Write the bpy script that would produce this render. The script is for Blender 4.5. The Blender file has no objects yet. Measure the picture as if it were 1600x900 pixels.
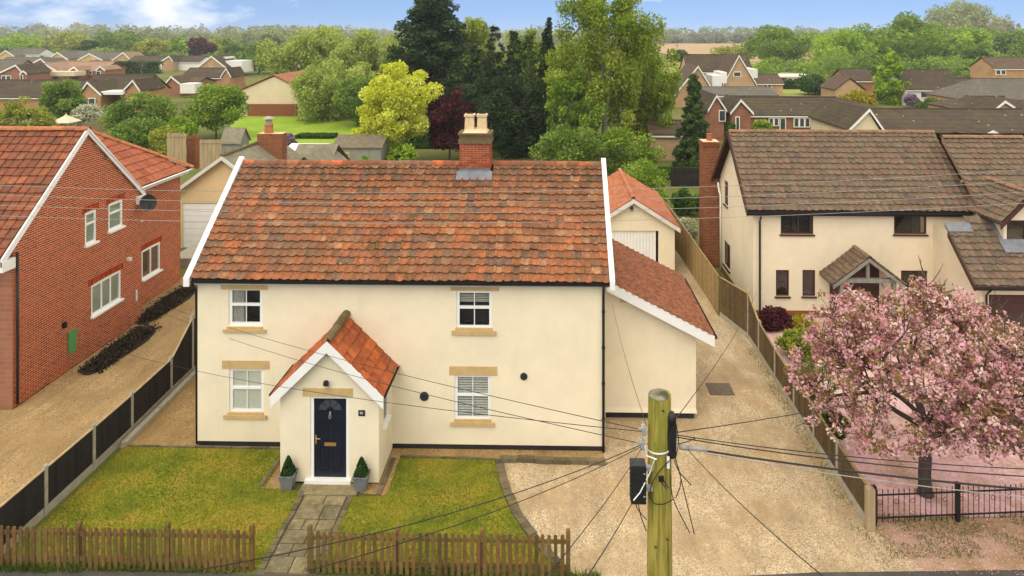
import bpy, math, random
import numpy as np
from mathutils import Vector, Matrix
R = random.Random(11)
S = bpy.context.scene
COL = S.collection
rad = math.radians
V = Vector

# ------------------------------------------------------------------ camera
CAM_H = 11.7
YAW = 1.29
cam_d = bpy.data.cameras.new('camera')
cam = bpy.data.objects.new('camera', cam_d)
COL.objects.link(cam)
cam.location = (0, 0, CAM_H)
cam.rotation_euler = (rad(90), 0, rad(YAW))
cam_d.sensor_width = 36
cam_d.lens = 24.0
cam_d.shift_x = -0.025
cam_d.shift_y = -0.25
cam_d.clip_start = 0.1
cam_d.clip_end = 9000
S.camera = cam

# ------------------------------------------------------------------ light
SUN_AZ, SUN_EL = -26, 50          # azimuth from behind the camera, to the left
wd = bpy.data.worlds.new('World')
S.world = wd
wd.use_nodes = True
nt = wd.node_tree
nt.nodes.clear()
def wn(t, **k):
    n = nt.nodes.new(t)
    for a, b in k.items(): setattr(n, a, b)
    return n
out = wn('ShaderNodeOutputWorld'); bg = wn('ShaderNodeBackground')
sky = wn('ShaderNodeTexSky', sky_type='NISHITA')
sky.sun_disc = False
sky.sun_elevation = rad(SUN_EL)
sky.sun_rotation = rad(180 - SUN_AZ)
sky.air_density = 1.0; sky.dust_density = 0.3; sky.ozone_density = 2.0
tc = wn('ShaderNodeTexCoord'); mp = wn('ShaderNodeMapping')
mp.inputs['Location'].default_value = (0, 0, 0.30)      # clear air: the blue reaches far down
nt.links.new(tc.outputs['Generated'], mp.inputs['Vector'])
nrm = wn('ShaderNodeVectorMath', operation='NORMALIZE')
nt.links.new(mp.outputs[0], nrm.inputs[0])
nt.links.new(nrm.outputs[0], sky.inputs['Vector'])
cm = wn('ShaderNodeMapping'); cm.inputs['Scale'].default_value = (3.2, 3.2, 7.0); cm.inputs['Location'].default_value = (4.57, 0.18, 0.18)
nt.links.new(tc.outputs['Generated'], cm.inputs['Vector'])
cn = wn('ShaderNodeTexNoise'); cn.inputs['Scale'].default_value = 1.15; cn.inputs['Detail'].default_value = 6; cn.inputs['Roughness'].default_value = 0.55
nt.links.new(cm.outputs[0], cn.inputs['Vector'])
cr = wn('ShaderNodeValToRGB'); cr.color_ramp.elements[0].position = 0.47; cr.color_ramp.elements[1].position = 0.66
sx = wn('ShaderNodeSeparateXYZ'); nt.links.new(tc.outputs['Generated'], sx.inputs[0])
el = wn('ShaderNodeMapRange', interpolation_type='SMOOTHSTEP'); el.inputs[1].default_value = 0.03; el.inputs[2].default_value = 0.35; el.inputs[3].default_value = -0.04; el.inputs[4].default_value = 0.20   # cloud thickens overhead
nt.links.new(sx.outputs[2], el.inputs[0])
ad = wn('ShaderNodeMath', operation='ADD'); nt.links.new(cn.outputs['Fac'], ad.inputs[0]); nt.links.new(el.outputs[0], ad.inputs[1])
nt.links.new(ad.outputs[0], cr.inputs[0])
mx = wn('ShaderNodeMix', data_type='RGBA')
nt.links.new(cr.outputs[0], mx.inputs[0])
nt.links.new(sky.outputs[0], mx.inputs[6])
mx.inputs[7].default_value = (8.8, 8.3, 7.5, 1)
nt.links.new(mx.outputs[2], bg.inputs[0])
bg.inputs[1].default_value = 0.14
nt.links.new(bg.outputs[0], out.inputs[0])

sun_d = bpy.data.lights.new('sun', 'SUN'); sun = bpy.data.objects.new('sun', sun_d); COL.objects.link(sun)
sun_d.energy = 1.1; sun_d.angle = rad(45); sun_d.color = (1.0, 0.93, 0.82)
a, e = rad(SUN_AZ), rad(SUN_EL)
sdir = V((math.sin(a) * math.cos(e), -math.cos(a) * math.cos(e), math.sin(e)))   # towards the sun
sun.rotation_euler = sdir.to_track_quat('Z', 'Y').to_euler()
S.view_settings.view_transform = 'Standard'
S.view_settings.look = 'None'
S.view_settings.exposure = 0.57
S.view_settings.gamma = 1
S.render.engine = 'CYCLES'
S.cycles.max_bounces = 6
S.cycles.diffuse_bounces = 3
S.cycles.transparent_max_bounces = 12

# ------------------------------------------------------------------ measuring: a sight line from the camera met with a known plane
F = 1067.0
_s, _c = math.sin(rad(YAW)), math.cos(rad(YAW))
def P(px, py, X=None, Y=None, Z=None):
    a, b = (px - 840) / F, -(py - 50) / F
    d = V((-_s + _c * a, _c + _s * a, b))
    t = X / d.x if X is not None else Y / d.y if Y is not None else (Z - CAM_H) / d.z
    return V((t * d.x, t * d.y, CAM_H + t * d.z))

# ------------------------------------------------------------------ materials
def srgb(r, g, b):
    f = lambda u: (u / 255 / 12.92) if u / 255 <= 0.04045 else ((u / 255 + 0.055) / 1.055) ** 2.4
    return (f(r), f(g), f(b), 1)
class NT:
    def __init__(s, name):
        s.m = bpy.data.materials.new(name); s.m.use_nodes = True
        s.t = s.m.node_tree; s.t.nodes.clear()
        s.o = s.n('ShaderNodeOutputMaterial')
        s.geo = None
    def n(s, t, **k):
        x = s.t.nodes.new(t)
        for a, b in k.items(): setattr(x, a, b)
        return x
    def l(s, a, b): s.t.links.new(a, b)
    def pos(s):
        if s.geo is None: s.geo = s.n('ShaderNodeNewGeometry')
        return s.geo.outputs['Position']
    def objc(s): return s.n('ShaderNodeTexCoord').outputs['Object']
    def noise(s, scale, vec=None, detail=4, rough=0.6, stretch=None):
        x = s.n('ShaderNodeTexNoise'); x.inputs['Scale'].default_value = scale
        x.inputs['Detail'].default_value = detail; x.inputs['Roughness'].default_value = rough
        vec = vec if vec is not None else s.pos()
        if stretch:
            mpn = s.n('ShaderNodeMapping'); mpn.inputs['Scale'].default_value = stretch
            s.l(vec, mpn.inputs[0]); vec = mpn.outputs[0]
        s.l(vec, x.inputs['Vector'])
        return x.outputs['Fac']
    def ramp(s, fac, stops, interp='LINEAR'):
        x = s.n('ShaderNodeValToRGB'); cr = x.color_ramp; cr.interpolation = interp
        while len(cr.elements) > 1: cr.elements.remove(cr.elements[-1])
        cr.elements[0].position = stops[0][0]; cr.elements[0].color = stops[0][1]
        for p, c in stops[1:]:
            el = cr.elements.new(p); el.color = c
        s.l(fac, x.inputs[0]); return x.outputs[0]
    def mix(s, fac, a, b, blend='MIX'):
        x = s.n('ShaderNodeMix', data_type='RGBA', blend_type=blend)
        for k, v in ((0, fac), (6, a), (7, b)):
            if isinstance(v, (int, float)): x.inputs[k].default_value = v
            elif isinstance(v, tuple): x.inputs[k].default_value = v
            else: s.l(v, x.inputs[k])
        return x.outputs[2]
    def math(s, op, a, b=0.0):
        x = s.n('ShaderNodeMath', operation=op)
        for k, v in ((0, a), (1, b)):
            if isinstance(v, (int, float)): x.inputs[k].default_value = v
            else: s.l(v, x.inputs[k])
        return x.outputs[0]
    def tint(s):
        at = s.n('ShaderNodeAttribute', attribute_name='tint')
        oi = s.n('ShaderNodeObjectInfo')
        return s.math('FRACT', s.math('ADD', at.outputs['Fac'], oi.outputs['Random']))
    def grey(s, v): return (v, v, v, 1)
    def done(s, col, rough=0.85, bump=None, strength=0.3, dist=0.02, spec=0.3, metal=0.0):
        b = s.n('ShaderNodeBsdfPrincipled')
        if isinstance(col, tuple): b.inputs['Base Color'].default_value = col
        else: s.l(col, b.inputs['Base Color'])
        b.inputs['Roughness'].default_value = rough
        b.inputs['Specular IOR Level'].default_value = spec
        b.inputs['Metallic'].default_value = metal
        if bump is not None:
            bp = s.n('ShaderNodeBump'); bp.inputs['Strength'].default_value = strength; bp.inputs['Distance'].default_value = dist
            s.l(bump, bp.inputs['Height']); s.l(bp.outputs[0], b.inputs['Normal'])
        s.l(b.outputs[0], s.o.inputs[0])
        return s.m
def W(a, k): return tuple(min(1, x * k) for x in a[:3]) + (1,)
def plain(name, col, var=0.15, scale=3.0, rough=0.7, bump=0.0, bscale=60, spec=0.3, metal=0.0, stretch=None):
    m = NT(name)
    n1 = m.noise(scale, stretch=stretch)
    c = m.ramp(n1, [(0.25, W(col, 1 - var)), (0.75, W(col, 1 + var))])
    bp = m.noise(bscale, stretch=stretch) if bump else None
    return m.done(c, rough, bp, bump, 0.01, spec, metal)
def tiled(name, stops, moss=None, moss_amt=(0.55, 0.75), light=None, rough=0.9, drift=None):
    """fired clay or concrete pieces: every piece takes its own tone, weather lies over all of them"""
    m = NT(name)
    c = m.ramp(m.tint(), stops)
    n1 = m.noise(7.0, detail=6)
    c = m.mix(1.0, c, m.ramp(n1, [(0.25, m.grey(0.62)), (0.7, m.grey(1.12))]), 'MULTIPLY')
    if light:
        c = m.mix(m.ramp(m.noise(16, detail=5), [(0.60, m.grey(0)), (0.70, m.grey(0.75))]), c, light)
    if drift:
        sz = m.n('ShaderNodeSeparateXYZ'); m.l(m.pos(), sz.inputs[0])
        zr = m.n('ShaderNodeMapRange'); zr.inputs[1].default_value = 6.2; zr.inputs[2].default_value = 7.4; m.l(sz.outputs[2], zr.inputs[0])   # moss and soot gather under the ridge
        mo = m.ramp(m.noise(3.2, detail=7, rough=0.75, stretch=(1.5, .4, .4)), [(0.44, m.grey(0)), (0.58, m.grey(0.85))])
        c = m.mix(m.math('MULTIPLY', zr.outputs[0], mo), c, srgb(74, 62, 46))
        c = m.mix(1.0, c, m.ramp(m.noise(21, detail=7, rough=0.75), [(0.30, m.grey(0.52)), (0.46, m.grey(0.95)), (0.70, m.grey(1.22))]), 'MULTIPLY')
        c = m.mix(m.ramp(m.noise(0.42, detail=6, rough=0.65), [(0.42, m.grey(0)), (0.66, m.grey(0.6))]), c, drift)
        c = m.mix(m.ramp(m.noise(2.6, detail=6, rough=0.7, stretch=(1.6, .35, .35)), [(0.56, m.grey(0)), (0.70, m.grey(0.55))]), c, W(drift, 0.6))
    if moss:
        c = m.mix(m.ramp(m.noise(1.6, detail=7, rough=0.7), [(moss_amt[0], m.grey(0)), (moss_amt[1], m.grey(0.85))]), c, moss)
    return m.done(c, rough, m.noise(45, detail=5), 0.5, 0.012, 0.2)

M = {}
def render_mat(name, col):
    m = NT(name)
    c = m.ramp(m.noise(0.9, detail=8, rough=0.7), [(0.3, W(col, 0.90)), (0.7, W(col, 1.04))])
    c = m.mix(m.ramp(m.noise(2.2, detail=8, rough=0.7, stretch=(1, 1, 0.18)), [(0.54, m.grey(0)), (0.80, m.grey(0.24))]), c, W(col, 0.68))
    return m.done(c, 0.9, m.noise(70, detail=5), 0.35, 0.008, 0.15)
M['cream'] = render_mat('cream_render', (0.80, 0.705, 0.505, 1))
M['cream2'] = render_mat('pale_cream_render', (0.76, 0.66, 0.47, 1))
M['buff'] = render_mat('buff_render', (0.70, 0.52, 0.28, 1))
M['white'] = plain('white_paint', (0.80, 0.79, 0.75, 1), 0.05, 2.0, 0.45)
M['white_dirty'] = plain('weathered_white_paint', (0.66, 0.64, 0.58, 1), 0.12, 2.0, 0.6)
M['black'] = plain('black_plastic', (0.018, 0.018, 0.019, 1), 0.3, 6, 0.42)
M['plinth'] = plain('black_bitumen_paint', (0.020, 0.019, 0.018, 1), 0.4, 3, 0.6)
M['stone'] = plain('buff_lintel_stone', (0.52, 0.36, 0.16, 1), 0.14, 5, 0.85, 0.3, 70)
M['lead'] = plain('lead_sheet', (0.17, 0.18, 0.195, 1), 0.25, 5, 0.6, 0.2, 30)
M['door_blue'] = plain('navy_door_paint', (0.008, 0.011, 0.022, 1), 0.15, 4, 0.35)
M['brass'] = plain('brass', (0.72, 0.45, 0.15, 1), 0.1, 9, 0.35, metal=0.8)
M['steel'] = plain('galvanised_steel', (0.42, 0.42, 0.41, 1), 0.15, 9, 0.5, metal=0.5)
M['brown_frame'] = plain('brown_stained_wood', (0.055, 0.022, 0.014, 1), 0.25, 6, 0.5)
M['timber_grey'] = plain('weathered_grey_timber', (0.22, 0.21, 0.17, 1), 0.25, 5, 0.85, 0.3, 40, stretch=(1, 1, 0.2))
M['concrete'] = plain('concrete', (0.36, 0.33, 0.25, 1), 0.2, 5, 0.9, 0.4, 50)
M['mortar'] = plain('pale_mortar', (0.70, 0.48, 0.29, 1), 0.15, 8, 0.95, 0.3, 70)
M['curtain'] = plain('curtain_cloth', (0.50, 0.49, 0.44, 1), 0.2, 8, 0.9)
M['frost'] = plain('frosted_blind', (0.58, 0.57, 0.48, 1), 0.10, 2, 0.7)
M['frost_green'] = plain('green_grey_blind', (0.26, 0.30, 0.24, 1), 0.25, 1.5, 0.7)
M['shade_dark'] = plain('shade_dark', (0.03, 0.03, 0.028, 1), 0.2, 3, 0.9)  # flat dark tone that puts the shade of unlit hollows into colour
M['pot_grey'] = plain('grey_planter', (0.17, 0.18, 0.185, 1), 0.12, 6, 0.55)
M['soil'] = plain('soil', (0.035, 0.025, 0.017, 1), 0.3, 20, 1.0, 0.6, 60)
M['blue_plastic'] = plain('blue_plastic', (0.015, 0.05, 0.28, 1), 0.1, 5, 0.5)
M['green_door'] = plain('green_meter_box', (0.09, 0.27, 0.08, 1), 0.1, 5, 0.6)
M['chimney_pot'] = plain('buff_chimney_pot', (0.62, 0.46, 0.27, 1), 0.18, 6, 0.8, 0.3, 50)
M['shed_grey'] = plain('grey_shed_boards', (0.25, 0.24, 0.19, 1), 0.2, 3, 0.9, 0.3, 30, stretch=(1, 1, 0.2))
M['shed_sheet'] = plain('pale_metal_shed', (0.50, 0.53, 0.52, 1), 0.08, 2, 0.55)
M['felt'] = plain('weathered_roof_felt', (0.16, 0.13, 0.085, 1), 0.3, 3, 0.95, 0.4, 30)
M['grey_roof'] = plain('mossy_grey_asbestos_roof', (0.20, 0.18, 0.12, 1), 0.3, 2.5, 0.95, 0.4, 25)
M['wood_bare'] = plain('weathered_fence_boards', (0.36, 0.27, 0.15, 1), 0.25, 5, 0.9, 0.4, 30, stretch=(1, 1, 0.15))
M['wire'] = plain('black_cable', (0.020, 0.018, 0.017, 1), 0.2, 6, 0.6)
M['wire_grey'] = plain('grey_cable', (0.30, 0.28, 0.25, 1), 0.15, 6, 0.6)
M['iron'] = plain('black_iron', (0.014, 0.013, 0.013, 1), 0.3, 6, 0.5)
M['gold_wood'] = plain('pale_yellow_joinery', (0.55, 0.40, 0.16, 1), 0.1, 5, 0.7)
M['asphalt'] = plain('asphalt', (0.075, 0.068, 0.062, 1), 0.25, 2, 0.95, 0.6, 90)
M['bark'] = plain('bark', (0.11, 0.085, 0.06, 1), 0.35, 6, 0.95, 0.6, 25, stretch=(1, 1, 0.25))
M['bark_pale'] = plain('pale_bark', (0.30, 0.27, 0.20, 1), 0.35, 4, 0.9, 0.5, 25, stretch=(1, 1, 0.4))
M['bark_cherry'] = plain('cherry_bark', (0.075, 0.055, 0.042, 1), 0.3, 8, 0.9, 0.6, 30, stretch=(1, 1, 3))
def glass_mat():
    m = NT('window_glass')
    tr = m.n('ShaderNodeBsdfTransparent'); tr.inputs[0].default_value = (0.965, 0.98, 0.975, 1)
    gl = m.n('ShaderNodeBsdfGlossy'); gl.inputs['Roughness'].default_value = 0.03
    fr = m.n('ShaderNodeLayerWeight'); fr.inputs['Blend'].default_value = 0.5
    f = m.math('ADD', m.math('MULTIPLY', m.math('POWER', fr.outputs['Facing'], 4.0), 0.6), 0.05)
    mxs = m.n('ShaderNodeMixShader'); m.l(f, mxs.inputs[0]); m.l(tr.outputs[0], mxs.inputs[1]); m.l(gl.outputs[0], mxs.inputs[2])
    m.l(mxs.outputs[0], m.o.inputs[0]); return m.m
M['glass'] = glass_mat()
M['far_glass'] = plain('dark_window_glass', (0.045, 0.055, 0.06, 1), 0.4, 1.2, 0.08, spec=0.6)

# fired clay
M['pantile'] = tiled('old_red_pantile', [(0, srgb(152, 94, 58)), (0.16, srgb(172, 104, 64)), (0.3, srgb(138, 88, 60)), (0.46, srgb(162, 102, 66)), (0.58, srgb(124, 84, 62)), (0.68, srgb(176, 126, 88)), (0.76, srgb(152, 104, 70)), (0.84, srgb(128, 98, 74)), (0.90, srgb(112, 86, 72)), (0.95, srgb(154, 96, 66)), (1, srgb(166, 98, 58))],
                     srgb(84, 70, 48), (0.52, 0.70), srgb(204, 172, 132), drift=srgb(112, 86, 66))
M['porch_tile'] = tiled('orange_plain_tile', [(0, srgb(172, 88, 46)), (0.3, srgb(188, 102, 56)), (0.55, srgb(148, 78, 46)), (0.8, srgb(180, 94, 52)), (0.93, srgb(128, 88, 60)), (1, srgb(170, 86, 46))], srgb(104, 76, 46), (0.54, 0.78))
M['plain_tile'] = tiled('brown_plain_tile', [(0, srgb(132, 80, 54)), (0.4, srgb(152, 94, 64)), (0.7, srgb(112, 74, 54)), (1, srgb(140, 84, 56))], srgb(92, 72, 50), (0.62, 0.85))
M['garage_tile'] = tiled('new_red_tile', [(0, srgb(172, 104, 72)), (0.5, srgb(186, 116, 80)), (1, srgb(160, 96, 66))])
M['left_tile'] = tiled('red_concrete_tile', [(0, srgb(128, 78, 56)), (0.35, srgb(146, 86, 60)), (0.65, srgb(116, 74, 56)), (0.85, srgb(158, 98, 66)), (1, srgb(126, 78, 56))], srgb(92, 72, 54), (0.50, 0.78))
M['wing_tile'] = tiled('orange_concrete_tile', [(0, srgb(158, 90, 64)), (0.5, srgb(172, 100, 70)), (1, srgb(148, 82, 58))], srgb(130, 84, 58), (0.66, 0.9))
M['right_tile'] = tiled('weathered_brown_pantile', [(0, srgb(112, 94, 76)), (0.25, srgb(124, 102, 84)), (0.45, srgb(104, 90, 74)), (0.62, srgb(122, 94, 76)), (0.8, srgb(112, 100, 80)), (0.92, srgb(96, 82, 72)), (1, srgb(116, 96, 78))], srgb(106, 98, 64), (0.54, 0.86), srgb(156, 140, 104))
M['ridge_red'] = tiled('red_ridge_tile', [(0, srgb(150, 84, 56)), (0.35, srgb(128, 88, 66)), (0.6, srgb(142, 106, 78)), (0.85, srgb(196, 104, 62)), (1, srgb(140, 92, 64))], srgb(86, 74, 50), (0.52, 0.75))
M['ridge_orange'] = tiled('orange_ridge_tile', [(0, srgb(178, 110, 74)), (0.5, srgb(188, 120, 82)), (1, srgb(166, 100, 68))], srgb(140, 100, 66), (0.62, 0.9))
M['ridge_moss'] = tiled('mossy_ridge_tile', [(0, srgb(98, 84, 58)), (0.5, srgb(118, 98, 68)), (1, srgb(104, 88, 60))], srgb(84, 78, 44), (0.45, 0.75))
M['ridge_buff'] = tiled('buff_ridge_tile', [(0, srgb(140, 108, 82)), (0.5, srgb(154, 118, 90)), (1, srgb(130, 100, 76))], srgb(124, 104, 66), (0.55, 0.85))
M['brick'] = tiled('red_brick', [(0, srgb(166, 66, 28)), (0.3, srgb(182, 78, 34)), (0.55, srgb(148, 58, 26)), (0.8, srgb(174, 72, 34)), (0.93, srgb(122, 50, 30)), (1, srgb(168, 66, 30))])
M['brick_old'] = tiled('sooty_chimney_brick', [(0, srgb(150, 72, 46)), (0.4, srgb(168, 84, 54)), (0.7, srgb(120, 70, 52)), (0.9, srgb(176, 100, 70)), (1, srgb(140, 70, 46))], srgb(92, 76, 60), (0.60, 0.85))
M['brick_brown'] = tiled('brown_brick', [(0, srgb(128, 78, 50)), (0.5, srgb(146, 90, 58)), (1, srgb(116, 72, 50))], srgb(110, 84, 58), (0.6, 0.85))
M['picket'] = tiled('weathered_picket_wood', [(0, srgb(110, 82, 46)), (0.3, srgb(128, 98, 56)), (0.6, srgb(96, 74, 44)), (0.85, srgb(120, 102, 54)), (1, srgb(110, 80, 46))], srgb(94, 94, 42), (0.52, 0.78))
M['board_dark'] = tiled('black_creosote_board', [(0, (0.016, 0.014, 0.012, 1)), (0.5, (0.030, 0.026, 0.022, 1)), (1, (0.022, 0.019, 0.016, 1))], (0.05, 0.048, 0.03, 1), (0.62, 0.9))
M['board_brown'] = tiled('brown_fence_board', [(0, srgb(92, 74, 48)), (0.4, srgb(108, 88, 54)), (0.75, srgb(78, 64, 46)), (1, srgb(98, 80, 50))], srgb(106, 102, 56), (0.5, 0.8))
M['board_pale'] = tiled('new_fence_board', [(0, srgb(150, 124, 82)), (0.5, srgb(164, 138, 92)), (1, srgb(138, 114, 76))], srgb(140, 120, 70), (0.55, 0.85))
M['slab'] = tiled('path_slab', [(0, srgb(124, 114, 86)), (0.4, srgb(146, 132, 98)), (0.7, srgb(112, 104, 80)), (1, srgb(136, 124, 92))], srgb(80, 74, 50), (0.46, 0.68), srgb(180, 168, 136))
M['edge_stone'] = tiled('edging_sett', [(0, srgb(100, 92, 70)), (0.5, srgb(120, 108, 82)), (1, srgb(84, 78, 58))], srgb(72, 68, 40), (0.5, 0.8))

def far_brick(name, c1, c2):
    m = NT(name)
    b = m.n('ShaderNodeTexBrick'); b.inputs['Scale'].default_value = 1.0
    b.inputs['Brick Width'].default_value = 0.45; b.inputs['Row Height'].default_value = 0.15; b.inputs['Mortar Size'].default_value = 0.02
    b.inputs['Color1'].default_value = c1; b.inputs['Color2'].default_value = c2; b.inputs['Mortar'].default_value = W(c1, 1.3)
    mpn = m.n('ShaderNodeMapping'); mpn.inputs['Rotation'].default_value = (rad(90), 0, 0); m.l(m.objc(), mpn.inputs[0]); m.l(mpn.outputs[0], b.inputs['Vector'])
    c = m.mix(1.0, b.outputs[0], m.ramp(m.noise(0.6, detail=5), [(0.3, m.grey(0.8)), (0.7, m.grey(1.1))]), 'MULTIPLY')
    return m.done(c, 0.95)
M['fb_orange'] = far_brick('orange_brick', srgb(160, 122, 84), srgb(174, 136, 98))
M['fb_red'] = far_brick('far_red_brick', srgb(138, 94, 72), srgb(150, 106, 82))
M['fb_tan'] = far_brick('tan_brick', srgb(166, 136, 102), srgb(180, 150, 114))
M['fb_yellow'] = far_brick('yellow_brick', srgb(188, 160, 104), srgb(198, 172, 118))
M['far_cream'] = plain('far_cream_wall', (0.66, 0.55, 0.36, 1), 0.06, 1.0, 0.9)
M['far_white'] = plain('far_white_wall', (0.74, 0.72, 0.66, 1), 0.06, 1.0, 0.8)
def far_roof(name, c1, c2, moss):
    m = NT(name)
    co = m.objc()
    w = m.n('ShaderNodeTexWave', wave_type='BANDS', bands_direction='Z', wave_profile='SAW'); w.inputs['Scale'].default_value = 1.15; w.inputs['Distortion'].default_value = 0.25
    m.l(co, w.inputs['Vector'])
    c = m.ramp(m.noise(1.3, detail=6), [(0.3, c1), (0.7, c2)])
    c = m.mix(m.ramp(m.noise(0.35, detail=7, rough=0.7), [(0.48, m.grey(0)), (0.7, m.grey(0.8))]), c, moss)
    vo = m.n('ShaderNodeTexVoronoi'); vo.inputs['Scale'].default_value = 0.9; m.l(m.pos(), vo.inputs['Vector'])
    c = m.mix(m.ramp(vo.outputs['Distance'], [(0.07, m.grey(0.8)), (0.11, m.grey(0))]), c, srgb(170, 164, 140))
    c = m.mix(1.0, c, m.ramp(w.outputs['Fac'], [(0.0, m.grey(0.55)), (0.25, m.grey(0.95)), (1, m.grey(1.1))]), 'MULTIPLY')
    return m.done(c, 0.95, w.outputs['Fac'], 0.6, 0.05)
M['fr_dark'] = far_roof('dark_concrete_roof', srgb(62, 52, 42), srgb(82, 68, 54), srgb(80, 78, 42))
M['fr_brown'] = far_roof('brown_concrete_roof', srgb(78, 62, 50), srgb(98, 78, 62), srgb(86, 80, 52))
M['fr_grey'] = far_roof('grey_concrete_roof', srgb(88, 84, 76), srgb(106, 98, 88), srgb(84, 84, 62))
M['fr_pink'] = far_roof('faded_pink_roof', srgb(140, 112, 92), srgb(156, 126, 104), srgb(120, 104, 80))
M['fr_red'] = far_roof('faded_red_roof', srgb(150, 92, 66), srgb(168, 108, 78), srgb(128, 96, 68))

# ground covers
def gravel_mat(name, c1, c2, dark, patch, stain=None):
    m = NT(name)
    vo = m.n('ShaderNodeTexVoronoi'); vo.inputs['Scale'].default_value = 46; m.l(m.pos(), vo.inputs['Vector'])
    sv = m.n('ShaderNodeSeparateColor'); m.l(vo.outputs['Color'], sv.inputs[0])
    c = m.ramp(sv.outputs[0], [(0, dark), (0.25, c1), (0.75, c2), (1, W(c2, 1.25))])
    c = m.mix(1.0, c, m.ramp(vo.outputs['Distance'], [(0.0, m.grey(1.1)), (0.75, m.grey(0.72))]), 'MULTIPLY')
    c = m.mix(m.ramp(m.noise(0.55, detail=7, rough=0.65), [(0.42, m.grey(0)), (0.62, m.grey(0.85))]), c, patch)
    c = m.mix(1.0, c, m.ramp(m.noise(0.9, detail=8, rough=0.75, stretch=(1.6, .5, 1)), [(0.32, m.grey(0.72)), (0.6, m.grey(1.06))]), 'MULTIPLY')
    if stain:
        c = m.mix(m.ramp(m.noise(0.33, detail=6, rough=0.6, stretch=(1.3, 1, 1)), [(0.55, m.grey(0)), (0.72, m.grey(0.6))]), c, stain)
    return m.done(c, 0.95, vo.outputs['Distance'], 0.6, 0.02)
M['gravel'] = gravel_mat('driveway_gravel', srgb(188, 164, 126), srgb(216, 194, 158), srgb(136, 116, 86), srgb(164, 140, 104), srgb(164, 122, 70))
M['gravel_left'] = gravel_mat('neighbour_gravel', srgb(168, 138, 92), srgb(190, 160, 112), srgb(118, 94, 60), srgb(148, 122, 80))
M['gravel_side'] = gravel_mat('side_path_gravel', srgb(164, 132, 84), srgb(184, 154, 104), srgb(110, 84, 50), srgb(140, 110, 66))
def lawn_mat(name, stops, scale=0.9):
    m = NT(name)
    c = m.ramp(m.noise(scale, detail=8, rough=0.68), stops)
    c = m.mix(1.0, c, m.ramp(m.noise(34, detail=4), [(0.3, m.grey(0.62)), (0.7, m.grey(1.2))]), 'MULTIPLY')
    return m.done(c, 0.95, m.noise(55, detail=4), 0.8, 0.03, 0.1)
M['lawn'] = lawn_mat('front_lawn', [(0.26, srgb(76, 94, 28)), (0.40, srgb(108, 120, 34)), (0.52, srgb(138, 136, 42)), (0.64, srgb(162, 140, 54)), (0.78, srgb(110, 120, 36))])
M['lawn_far'] = lawn_mat('back_lawn', [(0.3, srgb(122, 152, 44)), (0.7, srgb(154, 178, 60))], 0.25)
M['earth'] = lawn_mat('rough_ground', [(0.3, srgb(78, 88, 38)), (0.5, srgb(104, 110, 54)), (0.7, srgb(126, 116, 70))], 0.12)
M['field'] = lawn_mat('stubble_field', [(0.3, srgb(166, 138, 102)), (0.7, srgb(182, 152, 114))], 0.03)
M['meadow'] = lawn_mat('dry_meadow', [(0.3, srgb(128, 142, 68)), (0.7, srgb(156, 158, 86))], 0.04)
M['verge'] = lawn_mat('worn_verge', [(0.28, srgb(112, 110, 52)), (0.42, srgb(158, 132, 88)), (0.6, srgb(196, 162, 140)), (0.75, srgb(140, 120, 70))], 0.8)
def petal_ground():
    m = NT('petal_strewn_gravel')
    c = m.ramp(m.noise(0.9, detail=8, rough=0.7), [(0.28, srgb(160, 134, 104)), (0.43, srgb(196, 162, 142)), (0.56, srgb(230, 192, 192)), (0.76, srgb(206, 170, 158))])
    c = m.mix(1.0, c, m.ramp(m.noise(42, detail=4), [(0.3, m.grey(0.7)), (0.7, m.grey(1.15))]), 'MULTIPLY')
    return m.done(c, 0.95, m.noise(50), 0.6, 0.02)
M['petal_ground'] = petal_ground()
M['manhole'] = plain('rusty_manhole_cover', (0.13, 0.10, 0.07, 1), 0.25, 10, 0.8, 0.4, 60)

def leaf_mat(name, stops, transl=0.35):
    m = NT(name)
    at = m.n('ShaderNodeAttribute', attribute_name='tint')
    c = m.ramp(at.outputs['Fac'], stops)
    d = m.n('ShaderNodeBsdfPrincipled'); d.inputs['Roughness'].default_value = 0.75; d.inputs['Specular IOR Level'].default_value = 0.15
    m.l(c, d.inputs['Base Color'])
    t = m.n('ShaderNodeBsdfTranslucent'); m.l(c, t.inputs[0])
    x = m.n('ShaderNodeMixShader'); x.inputs[0].default_value = transl
    m.l(d.outputs[0], x.inputs[1]); m.l(t.outputs[0], x.inputs[2]); m.l(x.outputs[0], m.o.inputs[0])
    return m.m
def leafs(name, a, b, c, transl=0.35): return leaf_mat(name, [(0, srgb(*a)), (0.5, srgb(*b)), (1, srgb(*c))], transl)
M['l_green'] = leafs('fresh_green_leaf', (86, 116, 32), (122, 150, 48), (160, 180, 70))
M['l_mid'] = leafs('mid_green_leaf', (84, 112, 42), (114, 142, 56), (148, 168, 74))
M['l_bright'] = leafs('bright_spring_leaf', (108, 142, 36), (146, 176, 50), (182, 202, 76))
M['l_olive'] = leafs('olive_spring_leaf', (112, 128, 42), (150, 158, 56), (184, 184, 80))
M['l_willow'] = leafs('willow_leaf', (126, 146, 58), (158, 174, 80), (190, 198, 108))
M['l_birch'] = leafs('birch_leaf', (106, 130, 40), (144, 162, 54), (180, 188, 80))
M['l_gold'] = leafs('golden_leaf', (172, 178, 40), (210, 214, 64), (236, 238, 124))
M['l_dark'] = leafs('dark_conifer_leaf', (32, 48, 26), (48, 68, 36), (72, 94, 50), 0.15)
M['l_conifer'] = leafs('conifer_leaf', (48, 70, 32), (70, 94, 44), (100, 120, 60), 0.2)
M['l_purple'] = leafs('purple_leaf', (54, 26, 30), (82, 38, 42), (116, 56, 58))
M['l_far'] = leafs('distant_wood_leaf', (116, 132, 84), (144, 154, 100), (172, 178, 122))
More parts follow.
